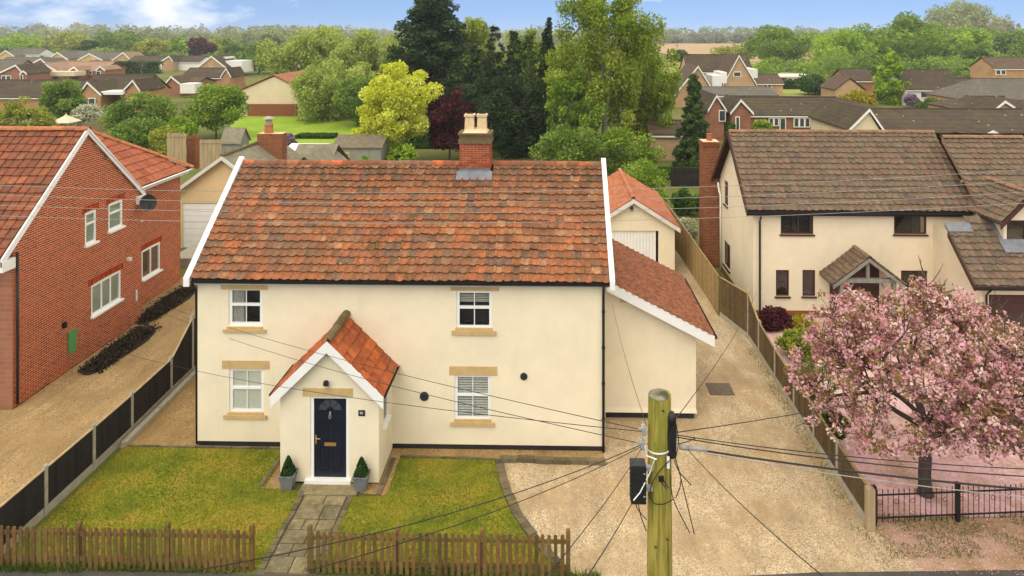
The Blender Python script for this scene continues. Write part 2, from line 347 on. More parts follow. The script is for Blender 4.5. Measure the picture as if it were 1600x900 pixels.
M['l_fargrey'] = leafs('distant_bare_wood', (122, 128, 104), (148, 150, 122), (172, 172, 144))
M['l_hedge'] = leafs('hedge_leaf', (44, 74, 26), (66, 98, 38), (96, 126, 50))
M['l_box'] = leafs('clipped_box_leaf', (24, 48, 14), (42, 72, 22), (70, 100, 36), 0.2)
M['l_yshrub'] = leafs('yellow_shrub_leaf', (130, 122, 28), (164, 152, 36), (190, 176, 56))
M['l_lilac'] = leafs('lilac_flower', (120, 100, 120), (144, 122, 146), (164, 146, 160))
M['l_white'] = leafs('white_blossom', (150, 160, 120), (190, 190, 160), (214, 210, 190))
M['l_blossom'] = leaf_mat('cherry_blossom', [(0, srgb(120, 104, 48)), (0.13, srgb(156, 134, 76)), (0.16, srgb(200, 134, 146)), (0.38, srgb(224, 164, 174)), (0.68, srgb(238, 192, 196)), (0.88, srgb(244, 212, 206)), (1, srgb(248, 230, 220))], 0.5)
M['l_grass'] = leafs('grass_blade', (86, 100, 30), (126, 130, 40), (166, 148, 62), 0.3)
M['l_weed'] = leafs('weed_leaf', (62, 82, 30), (90, 108, 40), (126, 132, 62), 0.3)
M['l_dead'] = leafs('dead_plant', (40, 34, 24), (58, 48, 34), (86, 74, 50), 0.1)

# ------------------------------------------------------------------ mesh building
def woff(o):
    p = V((0, 0, 0))
    while o is not None:
        p += o.location; o = o.parent
    return p
def finish(o, label=None, cat=None, group=None, kind=None):
    if label: o['label'] = label
    if cat: o['category'] = cat
    if group: o['group'] = group
    if kind: o['kind'] = kind
    return o
def thing(name, label, cat, loc, group=None, rz=0.0):
    o = bpy.data.objects.new(name, None); COL.objects.link(o)
    o.location = loc; o.rotation_euler = (0, 0, rz); o.empty_display_size = 0.2
    return finish(o, label, cat, group)
def mlist(mats): return [M[x] for x in (mats if isinstance(mats, (list, tuple)) else [mats])]
def copy_tree(o, parent=None):
    c = o.copy(); COL.objects.link(c); c.parent = parent
    for ch in [k for k in COL.objects if k.parent == o]: copy_tree(ch, c)
    return c
class MB:
    def __init__(s): s.v = []; s.f = []; s.m = []; s.t = []
    def face(s, pts, m=0, t=0.0):
        b = len(s.v); s.v += [tuple(p) for p in pts]; s.f.append(tuple(range(b, b + len(pts)))); s.m.append(m); s.t.append(t)
    def mesh(s, vs, fs, m=0, t=0.0):
        b = len(s.v); s.v += [tuple(p) for p in vs]
        for f in fs: s.f.append(tuple(b + i for i in f)); s.m.append(m); s.t.append(t)
    def box(s, x0, y0, z0, x1, y1, z1, m=0, t=0.0):
        s.obox(V((x0, y0, z0)), V((x1 - x0, 0, 0)), V((0, y1 - y0, 0)), V((0, 0, z1 - z0)), m, t)
    def obox(s, o, a, b, c, m=0, t=0.0):
        o, a, b, c = V(o), V(a), V(b), V(c)
        if a.cross(b).dot(c) < 0: a, b = b, a
        vs = [o, o + a, o + a + b, o + b, o + c, o + a + c, o + a + b + c, o + b + c]
        s.mesh(vs, [(3, 2, 1, 0), (4, 5, 6, 7), (0, 1, 5, 4), (1, 2, 6, 5), (2, 3, 7, 6), (3, 0, 4, 7)], m, t)
    def prism(s, poly, ext, m=0, t=0.0):
        poly = [V(p) for p in poly]; ext = V(ext); n = len(poly)
        nn = V((0, 0, 0))
        for i in range(n): nn += poly[i].cross(poly[(i + 1) % n])
        if nn.dot(ext) > 0: poly = poly[::-1]
        vs = poly + [p + ext for p in poly]
        s.mesh(vs, [tuple(range(n)), tuple(range(2 * n - 1, n - 1, -1))] + [((i + 1) % n, i, n + i, n + (i + 1) % n) for i in range(n)], m, t)
    def tube(s, pts, r, n=8, m=0, t=0.0, cap=True):
        pts = [V(p) for p in pts]; k = len(pts); rs = r if isinstance(r, (list, tuple)) else [r] * k
        vs = []; up = None
        for i, p in enumerate(pts):
            d = (pts[min(i + 1, k - 1)] - pts[max(i - 1, 0)]).normalized()
            ref = V((0, 0, 1)) if abs(d.z) < 0.9 else V((1, 0, 0))
            a = d.cross(ref).normalized()
            if up is not None and a.dot(up) < 0 and abs(d.z) < 0.9: pass
            b = a.cross(d).normalized()
            if i and abs((pts[i] - pts[i - 1]).normalized().z) > 0.9: pass
            vs += [p + (a * math.cos(2 * math.pi * j / n) + b * math.sin(2 * math.pi * j / n)) * rs[i] for j in range(n)]
        fs = []
        for i in range(k - 1):
            for j in range(n):
                fs.append((i * n + j, (i + 1) * n + j, (i + 1) * n + (j + 1) % n, i * n + (j + 1) % n))
        if cap: fs += [tuple(range(n)), tuple(range(k * n - 1, (k - 1) * n - 1, -1))]
        s.mesh(vs, fs, m, t)
    def lathe(s, c, prof, n=12, m=0, t=0.0, rot=0.0):
        c = V(c); vs = []
        for r, z in prof: vs += [c + V((r * math.cos(rot + 2 * math.pi * j / n), r * math.sin(rot + 2 * math.pi * j / n), z)) for j in range(n)]
        k = len(prof); fs = []
        for i in range(k - 1):
            for j in range(n): fs.append((i * n + j, i * n + (j + 1) % n, (i + 1) * n + (j + 1) % n, (i + 1) * n + j))
        fs += [tuple(range(n - 1, -1, -1)), tuple(range((k - 1) * n, k * n))]
        s.mesh(vs, fs, m, t)
    def build(s, name, mats, parent=None, smooth=False, kind=None, loc=None, local=False, label=None):
        me = bpy.data.meshes.new(name)
        off = V((0, 0, 0)) if local else (woff(parent) + (V(loc) if loc is not None else V((0, 0, 0))))
        me.from_pydata([(x - off.x, y - off.y, z - off.z) for x, y, z in s.v], [], s.f)
        for x in mlist(mats): me.materials.append(x)
        if len(me.materials) > 1: me.polygons.foreach_set('material_index', s.m)
        at = me.attributes.new('tint', 'FLOAT', 'FACE'); at.data.foreach_set('value', s.t)
        if smooth: me.polygons.foreach_set('use_smooth', [True] * len(s.f))
        me.update()
        o = bpy.data.objects.new(name, me); COL.objects.link(o); o.parent = parent
        if loc is not None: o.location = loc
        return finish(o, label=label, kind=kind)
def one(fn, name, mats, parent=None, **k):
    b = MB(); fn(b); return b.build(name, mats, parent, **k)
def bx(name, mats, parent, *c, **k):
    b = MB(); b.box(*c); return b.build(name, mats, parent, **k)
def place(me, name, parent, mat4):
    o = bpy.data.objects.new(name, me); COL.objects.link(o); o.parent = parent
    o.matrix_basis = Matrix.Translation(-woff(parent)) @ mat4
    return o
def frame4(o, u, v, n):
    return Matrix(((u.x, v.x, n.x, o.x), (u.y, v.y, n.y, o.y), (u.z, v.z, n.z, o.z), (0, 0, 0, 1)))
def np_mesh(name, verts, faces_n, tint, mats, parent=None, kind=None, loc=None):
    """verts (k*n,3): k separate n-cornered faces"""
    off = woff(parent) + (V(loc) if loc is not None else V((0, 0, 0)))
    k = len(verts) // faces_n
    me = bpy.data.meshes.new(name)
    me.vertices.add(len(verts)); me.vertices.foreach_set('co', (verts - np.array(off)).astype(np.float32).ravel())
    me.loops.add(len(verts)); me.loops.foreach_set('vertex_index', np.arange(len(verts), dtype=np.int32))
    me.polygons.add(k); me.polygons.foreach_set('loop_start', np.arange(0, len(verts), faces_n, dtype=np.int32))
    me.polygons.foreach_set('loop_total', np.full(k, faces_n, dtype=np.int32))
    for x in mlist(mats): me.materials.append(x)
    at = me.attributes.new('tint', 'FLOAT', 'FACE'); at.data.foreach_set('value', tint.astype(np.float32))
    me.update(calc_edges=True)
    o = bpy.data.objects.new(name, me); COL.objects.link(o); o.parent = parent
    if loc is not None: o.location = loc
    return finish(o, kind=kind)
def leaf_quads(rng, pts, size, up=0.35, aspect=1.3, droop=None):
    k = len(pts)
    n = rng.normal(size=(k, 3)); n[:, 2] = np.abs(n[:, 2]) + up
    n /= np.linalg.norm(n, axis=1)[:, None]
    a = rng.normal(size=(k, 3)); 
    if droop is not None: a = a * 0.35 + np.array(droop)
    a -= n * np.sum(a * n, axis=1)[:, None]; a /= np.linalg.norm(a, axis=1)[:, None] + 1e-9
    b = np.cross(n, a)
    sz = (size * rng.uniform(0.6, 1.35, k))[:, None]
    a *= sz * aspect * 0.5; b *= sz * 0.5
    q = np.empty((k, 4, 3)); q[:, 0] = pts - a; q[:, 1] = pts + b * 0.9 - a * 0.1; q[:, 2] = pts + a; q[:, 3] = pts - b * 0.9 - a * 0.1
    return q.reshape(-1, 3)

# ------------------------------------------------------------------ roofs of separate tiles
def tile_mesh(name, w, l, mat, kind, seed=0):
    b = MB(); rr = random.Random(seed)
    over = 1.13 if kind != 'plain' else 1.1
    L = l * over
    if kind == 'pan':
        prof = [(0.0, 0.016), (0.10, 0.042), (0.22, 0.036), (0.36, 0.008), (0.58, -0.002), (0.82, 0.004), (1.0, 0.014), (1.04, 0.014)]
    elif kind == 'con':
        prof = [(0.035, 0.006), (0.12, 0.022), (0.3, 0.006), (0.7, 0.006), (0.88, 0.022), (0.965, 0.006)]
    else:
        prof = [(0.02, 0.0), (0.5, 0.005), (0.98, 0.0)]
    lift = {'pan': 0.050, 'con': 0.044, 'plain': 0.030}[kind]
    k = len(prof); jag = [rr.uniform(-0.012, 0.012) for _ in prof]
    low = [V((x * w, jag[i] * (kind == 'pan'), z * w / 0.25 + lift)) for i, (x, z) in enumerate(prof)]
    hi = [V((x * w, L, z * w / 0.25)) for x, z in prof]
    bot = [p + V((0, 0.004, -0.024)) for p in low]
    vs = low + hi + bot
    fs = [(i, i + 1, k + i + 1, k + i) for i in range(k - 1)] + [(2 * k + i, 2 * k + i + 1, i + 1, i) for i in range(k - 1)]
    fs += [(k - 1, 2 * k + k - 1, 2 * k - 1), (2 * k, 0, k)]
    b.mesh(vs, fs)
    me = bpy.data.meshes.new(name); me.from_pydata([tuple(v) for v in vs], [], fs); me.materials.append(M[mat])
    return me, vs, fs
def tile_roof(parent, o, u, v, width, length, tw, tl, mat, kind='pan', nparts=300, inside=None, stagger=False, jit=1.0, name='roof_tile', wave=0.0, part_inside=None):
    o, u, v = V(o), V(u).normalized(), V(v).normalized(); n = u.cross(v)
    if n.z < 0: n = -n
    nu = max(1, round(width / tw)); nv = max(1, round(length / tl)); tw = width / nu; tl = length / nv
    var = [tile_mesh(name, tw, tl, mat, kind, 5 + i) for i in range(4)]
    rest = MB(); c = 0
    hand = 1 if u.cross(v).dot(n) > 0 else -1
    for r in range(nv):
        for i in range(-1 if stagger and r % 2 else 0, nu):
            sh = 0.5 * tw if stagger and r % 2 else 0
            a0, b0 = i * tw + sh, r * tl
            if a0 < -0.02 or a0 + tw > width + 0.02:
                if not stagger: continue
            if inside and not inside(a0 + tw / 2, b0 + tl / 2): continue
            wz = wave * (math.sin(a0 * 0.9 + 1) * 0.6 + math.sin(a0 * 2.1 + b0) * 0.4) * math.sin(math.pi * min(1, (b0 + .3) / length))
            p = o + u * (a0 + R.uniform(-.006, .006) * jit) + v * (b0 + R.uniform(-.014, .014) * jit) + n * (R.uniform(-.004, .006) * jit + wz)
            an = R.uniform(-.022, .022) * jit
            uu = (u * math.cos(an) + v * math.sin(an)); vv = (v * math.cos(an) - u * math.sin(an))
            tp = R.uniform(-.02, .02) * jit
            nn = (n + uu * tp).normalized(); uu = (uu - nn * uu.dot(nn)).normalized()
            m4 = frame4(p, uu, vv, nn)
            me, vs, fs = R.choice(var)
            ok_part = part_inside is None or part_inside(a0 + tw / 2, b0 + tl / 2)
            if c < nparts and ok_part:
                place(me, name, parent, m4); c += 1
            else:
                rest.mesh([m4 @ q for q in vs], fs, 0, R.random())
    if rest.f: rest.build(name + 's' if False else 'upper_roof_tiles' if nparts else 'roof_tiles', mat, parent, kind='stuff')
    return c
def ridge_run(parent, a, b, r, l, mat, name='ridge_tile', jit=1.0, seg=6):
    """half round tiles laid end to end from a to b"""
    a, b = V(a), V(b); d = b - a; nn = max(1, round(d.length / l)); st = d / nn; d.normalize()
    side = d.cross(V((0, 0, 1))).normalized(); up = side.cross(d).normalized()
    bb = MB(); L = st.length
    vs = []; fs = []
    for (y, k) in ((0.0, 1.0), (L * 0.985, 0.95)):
        for (rr) in (1.0, 0.86):
            for j in range(seg + 1):
                t = math.pi * (j / seg)
                vs.append(V((math.cos(t) * r * k * rr, y, math.sin(t) * r * k * rr * 0.9)))
    s1 = seg + 1
    for j in range(seg):
        fs += [(j, j + 1, 2 * s1 + j + 1, 2 * s1 + j), (s1 + j + 1, s1 + j, j, j + 1)[::-1], (2 * s1 + j, 2 * s1 + j + 1, 3 * s1 + j + 1, 3 * s1 + j)]
    me = bpy.data.meshes.new(name); me.from_pydata([tuple(x) for x in vs], [], fs); me.materials.append(M[mat])
    for i in range(nn):
        an = R.uniform(-.02, .02) * jit
        dd = (d + side * an + up * R.uniform(-.012, .012) * jit).normalized(); sd = dd.cross(V((0, 0, 1))).normalized(); uu = sd.cross(dd)
        place(me, name, parent, frame4(a + st * i + up * R.uniform(-.008, .008) * jit, sd, dd, uu))
    return nn
def brick_wall(parent, o, u, n, width, height, mat, nparts=300, holes=(), top=None, bw=0.2254, bh=0.075, joint=0.021, part_first=None, name='brick', deep=0.007):
    """bricks proud of a mortar face; o lower corner, u along, n outward; top(a)=height of the wall at a"""
    o, u, n = V(o), V(u).normalized(), V(n).normalized(); up = V((0, 0, 1))
    L = []
    for r in range(int(height / bh)):
        z0 = r * bh; off = (r % 2) * bw * 0.5
        i = -1
        while True:
            a0 = i * bw + off; i += 1
            if a0 > width: break
            a1 = min(a0 + bw - joint, width); a0 = max(a0, 0)
            if a1 - a0 < 0.03: continue
            if top and z0 + bh > top((a0 + a1) / 2): continue
            segs = [(a0, a1)]
            for (h0, h1, g0, g1) in holes:
                if z0 + bh - joint <= g0 or z0 >= g1: continue
                ns = []
                for (p, q) in segs:
                    if q <= h0 or p >= h1: ns.append((p, q))
                    else:
                        if p < h0 - 0.03: ns.append((p, h0))
                        if q > h1 + 0.03: ns.append((h1, q))
                segs = ns
            for (p, q) in segs: L.append((p, q, z0))
    me = bpy.data.meshes.new(name)
    bb = MB(); bb.obox(V((0, 0, 0)), V((bw - joint, 0, 0)), V((0, 0.02, 0)), V((0, 0, bh - joint)))
    me.from_pydata(bb.v, [], bb.f); me.materials.append(M[mat])
    if part_first: L.sort(key=lambda t: part_first(t[0], t[2]))
    rest = MB(); c = 0
    for (p, q, z0) in L:
        pr = deep + R.uniform(-.002, .003)
        q0 = o + u * p + up * z0 + n * (pr - 0.02)
        if c < nparts and q - p > bw - joint - 0.002:
            place(me, name, parent, frame4(q0, u, n, up)); c += 1
        else:
            rest.obox(q0, u * (q - p), n * 0.02, up * (bh - joint), 0, R.random())
    if rest.f: rest.build('brickwork' , mat, parent, kind='stuff')
def wall_holes(b, o, u, n, width, height, holes, depth=0.14, m=0, top=None):
    """a sheet wall with window openings and their reveals"""
    o, u, n = V(o), V(u).normalized(), V(n).normalized(); up = V((0, 0, 1))
    xs = sorted({0, width, *[h[0] for h in holes], *[h[1] for h in holes]}); zs = sorted({0, height, *[h[2] for h in holes], *[h[3] for h in holes]})
    flip = u.cross(up).dot(n) < 0
    def quad(pts):
        b.face(pts[::-1] if flip else pts, m)
    for i in range(len(xs) - 1):
        for j in range(len(zs) - 1):
            cx, cz = (xs[i] + xs[i + 1]) / 2, (zs[j] + zs[j + 1]) / 2
            if any(h[0] < cx < h[1] and h[2] < cz < h[3] for h in holes): continue
            quad([o + u * xs[i] + up * zs[j], o + u * xs[i + 1] + up * zs[j], o + u * xs[i + 1] + up * zs[j + 1], o + u * xs[i] + up * zs[j + 1]])
    for (a, c, z0, z1) in holes:
        k = [o + u * a + up * z0, o + u * c + up * z0, o + u * c + up * z1, o + u * a + up * z1]
        for i in range(4):
            p, q = k[i], k[(i + 1) % 4]
            quad([p, q, q - n * depth, p - n * depth][::-1])
    if top:
        poly = [o + u * a + up * z for a, z in top]
        b.face(poly[::-1] if flip else poly, m)
def window(parent, o, u, n, w, h, frame_mat='white', rows=(0.5,), cols=(), bars=(), fw=0.06, depth=0.05, inset=0.07, fill=None, name='window', panes=True, lowered=0.0, glass='glass'):
    """frame part with panes, bars, sash rails and what hangs behind the glass as sub-parts. o = lower left of the opening on the wall face"""
    o, u, n = V(o), V(u).normalized(), V(n).normalized(); up = V((0, 0, 1)); p0 = o - n * inset
    b = MB()
    b.obox(p0 - n * depth, u * w, n * depth, up * fw); b.obox(p0 - n * depth + up * (h - fw), u * w, n * depth, up * fw)
    b.obox(p0 - n * depth + up * fw, u * fw, n * depth, up * (h - 2 * fw)); b.obox(p0 - n * depth + up * fw + u * (w - fw), u * fw, n * depth, up * (h - 2 * fw))
    f = b.build(name, frame_mat, parent)
    iw, ih = w - 2 * fw, h - 2 * fw
    q0 = p0 + u * fw + up * fw - n * depth
    for r in rows:      # meeting rail
        bb = MB(); bb.obox(q0 + up * (ih * r - 0.035), u * iw, n * (depth + 0.012), up * 0.07); bb.build('meeting_rail', frame_mat, f)
    for c in cols:
        bb = MB(); bb.obox(q0 + u * (iw * c - 0.03) - V((0, 0, 0)), u * 0.06, n * (depth - 0.006), up * ih); bb.build('mullion', frame_mat, f)
    for c in bars:
        bb = MB(); bb.obox(q0 + u * (iw * c - 0.012) + n * 0.012, u * 0.024, n * (depth - 0.022), up * ih); bb.build('glazing_bar', frame_mat, f)
    if panes:
        es = [0, *rows, 1]
        cs = [0, *cols, 1]
        for i in range(len(es) - 1):
            for j in range(len(cs) - 1):
                bb = MB(); bb.obox(q0 + u * (iw * cs[j]) + up * (ih * es[i]) + n * 0.022, u * (iw * (cs[j + 1] - cs[j])), n * 0.006, up * (ih * (es[i + 1] - es[i]))); bb.build('pane', glass, f)
    if fill == 'curtain':
        bb = MB(); z0 = q0 - n * 0.01; k = 14; cw = iw * 0.40
        for i in range(k):
            a0, a1 = cw * i / k, cw * (i + 1) / k; d0, d1 = (0.02 if i % 2 else -0.02), (0.02 if (i + 1) % 2 else -0.02)
            bb.face([z0 + u * a0 + n * d0, z0 + u * a1 + n * d1, z0 + u * a1 + n * d1 + up * ih, z0 + u * a0 + n * d0 + up * ih])
        bb.build('curtain', 'curtain', f)
    if fill in ('frost', 'frost_green'):
        bb = MB(); bb.obox(q0 + n * 0.002, u * iw, n * 0.01, up * ih); bb.build('roller_blind', fill, f)
    if fill == 'blind':
        bb = MB(); k = 16
        for i in range(k):
            z = ih * (i + 0.25) / k
            bb.obox(q0 - n * 0.02 + up * z, u * iw, n * 0.03 + up * -0.034, up * 0.005)
        bb.build('venetian_blind', 'curtain', f, kind='stuff')
    if fill == 'halfblind':
        bb = MB(); k = 5
        for i in range(k):
            z = ih * (0.72 + 0.26 * i / k)
            bb.obox(q0 - n * 0.05 + up * z, u * iw, n * 0.03 + up * -0.012, up * 0.005)
        bb.build('venetian_blind', 'frost', f, kind='stuff')
    bb = MB(); bb.obox(q0 - n * 0.55 - u * 0.15 - up * 0.15, u * (iw + 0.3), n * 0.01, up * (ih + 0.3)); bb.build('room_shade_sheet', 'shade_dark', f)  # added dark sheet: the unlit room's shade put into its colour
    return f

# ================================================================== THE SETTING
def sheet(name, pts, z, mat, kind='structure', label=None):
    b = MB(); b.face([(x, y, z) for x, y in pts])
    return b.build(name, mat, kind=kind)
def ring(name, pts, z, h, mat, parent=None):
    b = MB(); b.prism([(x, y, z) for x, y in pts], (0, 0, h)); return b.build(name, mat, parent)
sheet('ground', [(-5000, -60), (5000, -60), (5000, 8000), (-5000, 8000)], 0, 'earth')
sheet('pavement', [(-60, 11.6), (60, 11.6), (60, 15.3), (12, 15.12), (5.6, 14.88), (3.0, 14.66), (1.2, 14.55), (-60, 14.55)], 0.024, 'asphalt')
bx('kerb', 'concrete', None, -60, 11.45, -0.10, 60, 11.597, 0.02, kind='structure')
sheet('road', [(-60, 2.5), (60, 2.5), (60, 11.44), (-60, 11.44)], 0.004, 'asphalt')
FX = 7.45         # the line of the fence along the driveway
drive_edge = [tuple(P(x, y, Z=0).xy) for x, y in ((774, 721), (779, 750), (788, 778), (801, 806), (818, 832), (842, 862), (866, 888))]   # kerb line between lawn and gravel
sheet('gravel_driveway', [(x + .1, y) for x, y in drive_edge] + [(0.8, 14.56), (8.2, 14.56), (FX, 16.4), (FX, 26.2), (6.8, 28.3), (6.7, 48), (-1.0, 48), (1.4, 27), (1.4, 18.6)], 0.016, 'gravel')
sheet('neighbour_drive', [(-26, 14.6), (-12.55, 14.6), (-12.5, 26), (-12.4, 44), (-21, 44), (-17.6, 31.9), (-17.6, 27.35), (-16.7, 27.35), (-16.7, 20.75), (-26, 20.75)], 0.014, 'gravel_left')
sheet('side_path', [(-12.25, 18.9), (-10.0, 19.05), (-10.0, 34), (-12.25, 34)], 0.016, 'gravel_side')
sheet('path_gravel', [(-9.9, 18.7), (-7.35, 18.78), (-7.45, 17.35), (-6.7, 17.2), (-6.7, 19.2), (-9.9, 19.2)], 0.014, 'gravel_side')
sheet('porch_gravel', [(-4.9, 17.2), (-4.2, 17.1), (-4.2, 18.62), (1.4, 18.5), (1.4, 19.2), (-4.9, 19.2)], 0.018, 'gravel_side')
LAWN_L = [(-12.15, 14.75), (-6.36, 14.75), (-6.38, 15.6), (-6.35, 16.5), (-6.37, 17.22), (-7.4, 17.3), (-7.4, 18.9), (-10.3, 18.92), (-12.05, 18.95)]
LAWN_R = [(-5.04, 14.75)] + [(x - .01, y) for x, y in drive_edge[::-1]] + [(-4.18, 18.62), (-4.2, 17.1), (-5.03, 17.02), (-5.05, 16.0)]
for pts in (LAWN_L, LAWN_R):
    b = MB(); b.prism([(x, y, 0.0) for x, y in pts], (0, 0, 0.035)); b.build('lawn', 'lawn', kind='structure')
sheet('front_garden', [(FX + .02, 16.6), (16, 16.9), (30, 17.2), (30, 24.5), (15.5, 24.8), (15.2, 28.2), (7.5, 28.2)], 0.010, 'petal_ground')
sheet('verge', [(FX + .3, 14.57), (40, 14.57), (40, 17.3), (16, 16.88), (FX + .03, 16.58)], 0.0155, 'verge')
sheet('back_lawn', [tuple(P(x, y, Z=0).xy) for x, y in ((340, 250), (560, 250), (556, 181), (366, 181))], 0.03, 'lawn_far')
sheet('field', [(60, 268), (420, 268), (700, 690), (60, 690)], 0.12, 'field')
sheet('meadow', [(-40, 120), (260, 120), (420, 266), (40, 266)], 0.06, 'meadow')
sheet('rape_field', [(-230, 420), (-140, 420), (-120, 470), (-260, 470)], 0.15, 'lawn_far')

# grass blades on the two lawns: nobody could count them
def in_poly(x, y, pts):
    c = False; j = len(pts) - 1
    for i in range(len(pts)):
        (xi, yi), (xj, yj) = pts[i], pts[j]
        if (yi > y) != (yj > y) and x < (xj - xi) * (y - yi) / (yj - yi) + xi: c = not c
        j = i
    return c
def blades(name, polys, n, h, mat, z0, seed, wide=0.011, patch=0.0):
    rng = np.random.default_rng(seed); pts = []
    xs = [p[0] for q in polys for p in q]; ys = [p[1] for q in polys for p in q]
    while len(pts) < n:
        x, y = rng.uniform(min(xs), max(xs)), rng.uniform(min(ys), max(ys))
        if patch and math.sin(x * 3.1 + 1.3 * math.sin(y * 2.3)) * math.sin(y * 2.7 + x) < patch: continue
        if any(in_poly(x, y, q) for q in polys): pts.append((x, y, z0))
    p = np.array(pts); k = len(p)
    an = rng.uniform(0, 2 * np.pi, k); d = np.stack([np.cos(an), np.sin(an), np.zeros(k)], 1)
    ln = rng.normal(0, 0.5, (k, 2)); hh = h * rng.uniform(0.5, 1.4, k)
    q = np.empty((k, 3, 3)); q[:, 0] = p - d * wide; q[:, 1] = p + d * wide
    q[:, 2] = p + np.stack([ln[:, 0] * hh, ln[:, 1] * hh, hh], 1)
    wv = 0.5 + 0.28 * np.sin(p[:, 0] * 1.3 + 2 * np.sin(p[:, 1] * .8)) * np.sin(p[:, 1] * 1.7 + .6 * p[:, 0]) + rng.normal(0, .2, k)
    return np_mesh(name, q.reshape(-1, 3), 3, np.clip(wv, 0, 1), mat, kind='stuff')
blades('lawn_grass', [LAWN_L, LAWN_R], 42000, 0.030, 'l_grass', 0.035, 3)
blades('verge_grass', [[(7.5, 15.3), (17, 15.5), (17, 17.0), (7.5, 16.7)]], 6500, 0.05, 'l_weed', 0.014, 4, 0.009, -.35)
blades('fence_foot_weeds', [[(-14, 14.45), (-10.2, 14.5), (-10.2, 14.7), (-14, 14.7)], [(-10.2, 14.58), (-6.9, 14.58), (-6.9, 14.7), (-10.2, 14.7)], [(-5.4, 14.6), (1.0, 14.6), (1.0, 14.7), (-5.4, 14.7)]], 2600, 0.17, 'l_weed', 0.01, 5, 0.014)
blades('drive_edge_weeds', [[(7.0, 15.2), (7.42, 15.2), (7.42, 26), (7.15, 26)], [(-13.2, 16), (-12.6, 16), (-12.6, 24), (-13.2, 24)]], 2600, 0.045, 'l_weed', 0.014, 6, 0.009, -.45)

# garden path of stone slabs
gp = sheet('garden_path', [(-6.42, 14.56), (-5.0, 14.56), (-5.0, 17.5), (-6.42, 17.5)], 0.008, 'edge_stone')
rows = [(14.6, 15.05, 2), (15.07, 15.42, 3), (15.44, 15.86, 2), (15.88, 16.2, 3), (16.22, 16.7, 2), (16.72, 17.05, 2)]
for (y0, y1, k) in rows:
    x0, x1 = -6.24, -5.18
    cuts = [x0] + sorted(x0 + (x1 - x0) * (i + R.uniform(-.18, .18)) / k for i in range(1, k)) + [x1]
    for i in range(k):
        bx('slab', 'slab', gp, cuts[i] + .012, y0, 0.0, cuts[i + 1] - .012, y1, 0.035 + R.uniform(0, .008))
bx('slab', 'slab', gp, -6.45, 17.07, 0.0, -4.95, 17.5, 0.05)
def setts(name, line, w, mat='edge_stone', l=0.22, h=0.06, label=None):
    """edging laid end to end along a line: a piece of the setting with its stones as parts"""
    root = bpy.data.objects.new(name, None); COL.objects.link(root); root.location = (line[0][0], line[0][1], 0); root['kind'] = 'structure'
    pts = [V((x, y, 0)) for x, y in line]; tot = 0
    for i in range(len(pts) - 1):
        d = pts[i + 1] - pts[i]; k = max(1, round(d.length / l)); st = d / k; dn = d.normalized(); sd = V((-dn.y, dn.x, 0))
        for j in range(k):
            b = MB(); b.obox(pts[i] + st * j + dn * .008 + sd * R.uniform(-.012, .012), st - dn * .016, sd * w, V((0, 0, h + R.uniform(-.008, .012)))); b.build('edging_stone', mat, root)
    return root
setts('drive_edging', drive_edge, 0.22, l=0.22)
setts('border_edging', [(-1.45, 18.50), (1.42, 18.42)], 0.14, h=0.14, l=0.45)
setts('border_edging', [(-4.2, 18.65), (-1.5, 18.56)], 0.07, h=0.06, l=0.4)
setts('border_edging', [(-4.34, 17.1), (-4.30, 18.6)], 0.12, h=0.05, l=0.35)
setts('border_edging', [(-12.1, 18.96), (-7.45, 18.91)], 0.06, h=0.06, l=0.5)
setts('border_edging', [(-7.46, 17.35), (-7.42, 18.9)], 0.10, h=0.05, l=0.35)
setts('path_edging', [(-6.40, 17.2), (-6.38, 16.5), (-6.41, 15.6), (-6.39, 14.7)], 0.12, h=0.045, l=0.25)
setts('path_edging', [(-5.03, 14.7), (-5.05, 15.5), (-5.03, 16.3), (-5.02, 17.0)], 0.12, h=0.045, l=0.25)
setts('path_kerb', [(-12.28, 24.5), (-12.2, 21.6), (-12.15, 18.9)], 0.16, 'concrete', h=0.16, l=0.9)
t = one(lambda b: (b.box(5.10, 22.12, 0.016, 5.82, 22.80, 0.03), b.box(5.06, 22.08, 0.014, 5.86, 22.84, 0.024)), 'manhole_cover', 'manhole', loc=(5.46, 22.45, 0.014))
finish(t, 'rusty brown rectangular manhole cover set in the gravel driveway', 'manhole cover')

# ================================================================== THE COTTAGE
CY, CX0, CX1 = 19.05, -10.03, 1.46
EZ, RY, RZ, BY = 4.72, 22.1, 7.42, 25.15
cot = thing('cottage', 'cream rendered cottage with mottled red pantile roof and small gabled porch', 'house', ((CX0 + CX1) / 2, CY, 0))
def wx(px, Y=CY): return P(px, 500, Y=Y).x
wins = []
def wrect(x0, x1, y0, y1, Y=CY):
    a = P(x0, y1, Y=Y); b = P(x1, y0, Y=Y); return (a.x, b.x, a.z, b.z)
W1, W2, W3, W4 = wrect(357, 410, 450, 509), wrect(358, 412, 576, 645), wrect(713, 769, 454, 514), wrect(710, 767, 586, 657)
b = MB()
wall_holes(b, (CX0, CY, 0.16), (1, 0, 0), (0, -1, 0), CX1 - CX0, EZ - 0.16, [(w[0] - CX0, w[1] - CX0, w[2] - .16, w[3] - .16) for w in (W1, W2, W3, W4)], 0.2)
for X, sg in ((CX0, -1), (CX1, 1)):
    pts = [(X, CY, 0.16), (X, BY, 0.16), (X, BY, EZ), (X, RY, RZ - .05), (X, CY, EZ)]
    b.face(pts if sg > 0 else pts[::-1])
b.face([(CX1, BY, 0.16), (CX0, BY, 0.16), (CX0, BY, EZ), (CX1, BY, EZ)])
b.build('wall', 'cream', cot)
bx('plinth', 'plinth', cot, CX0 + .02, CY + .02, 0, CX1 - .02, BY - .02, 0.16)
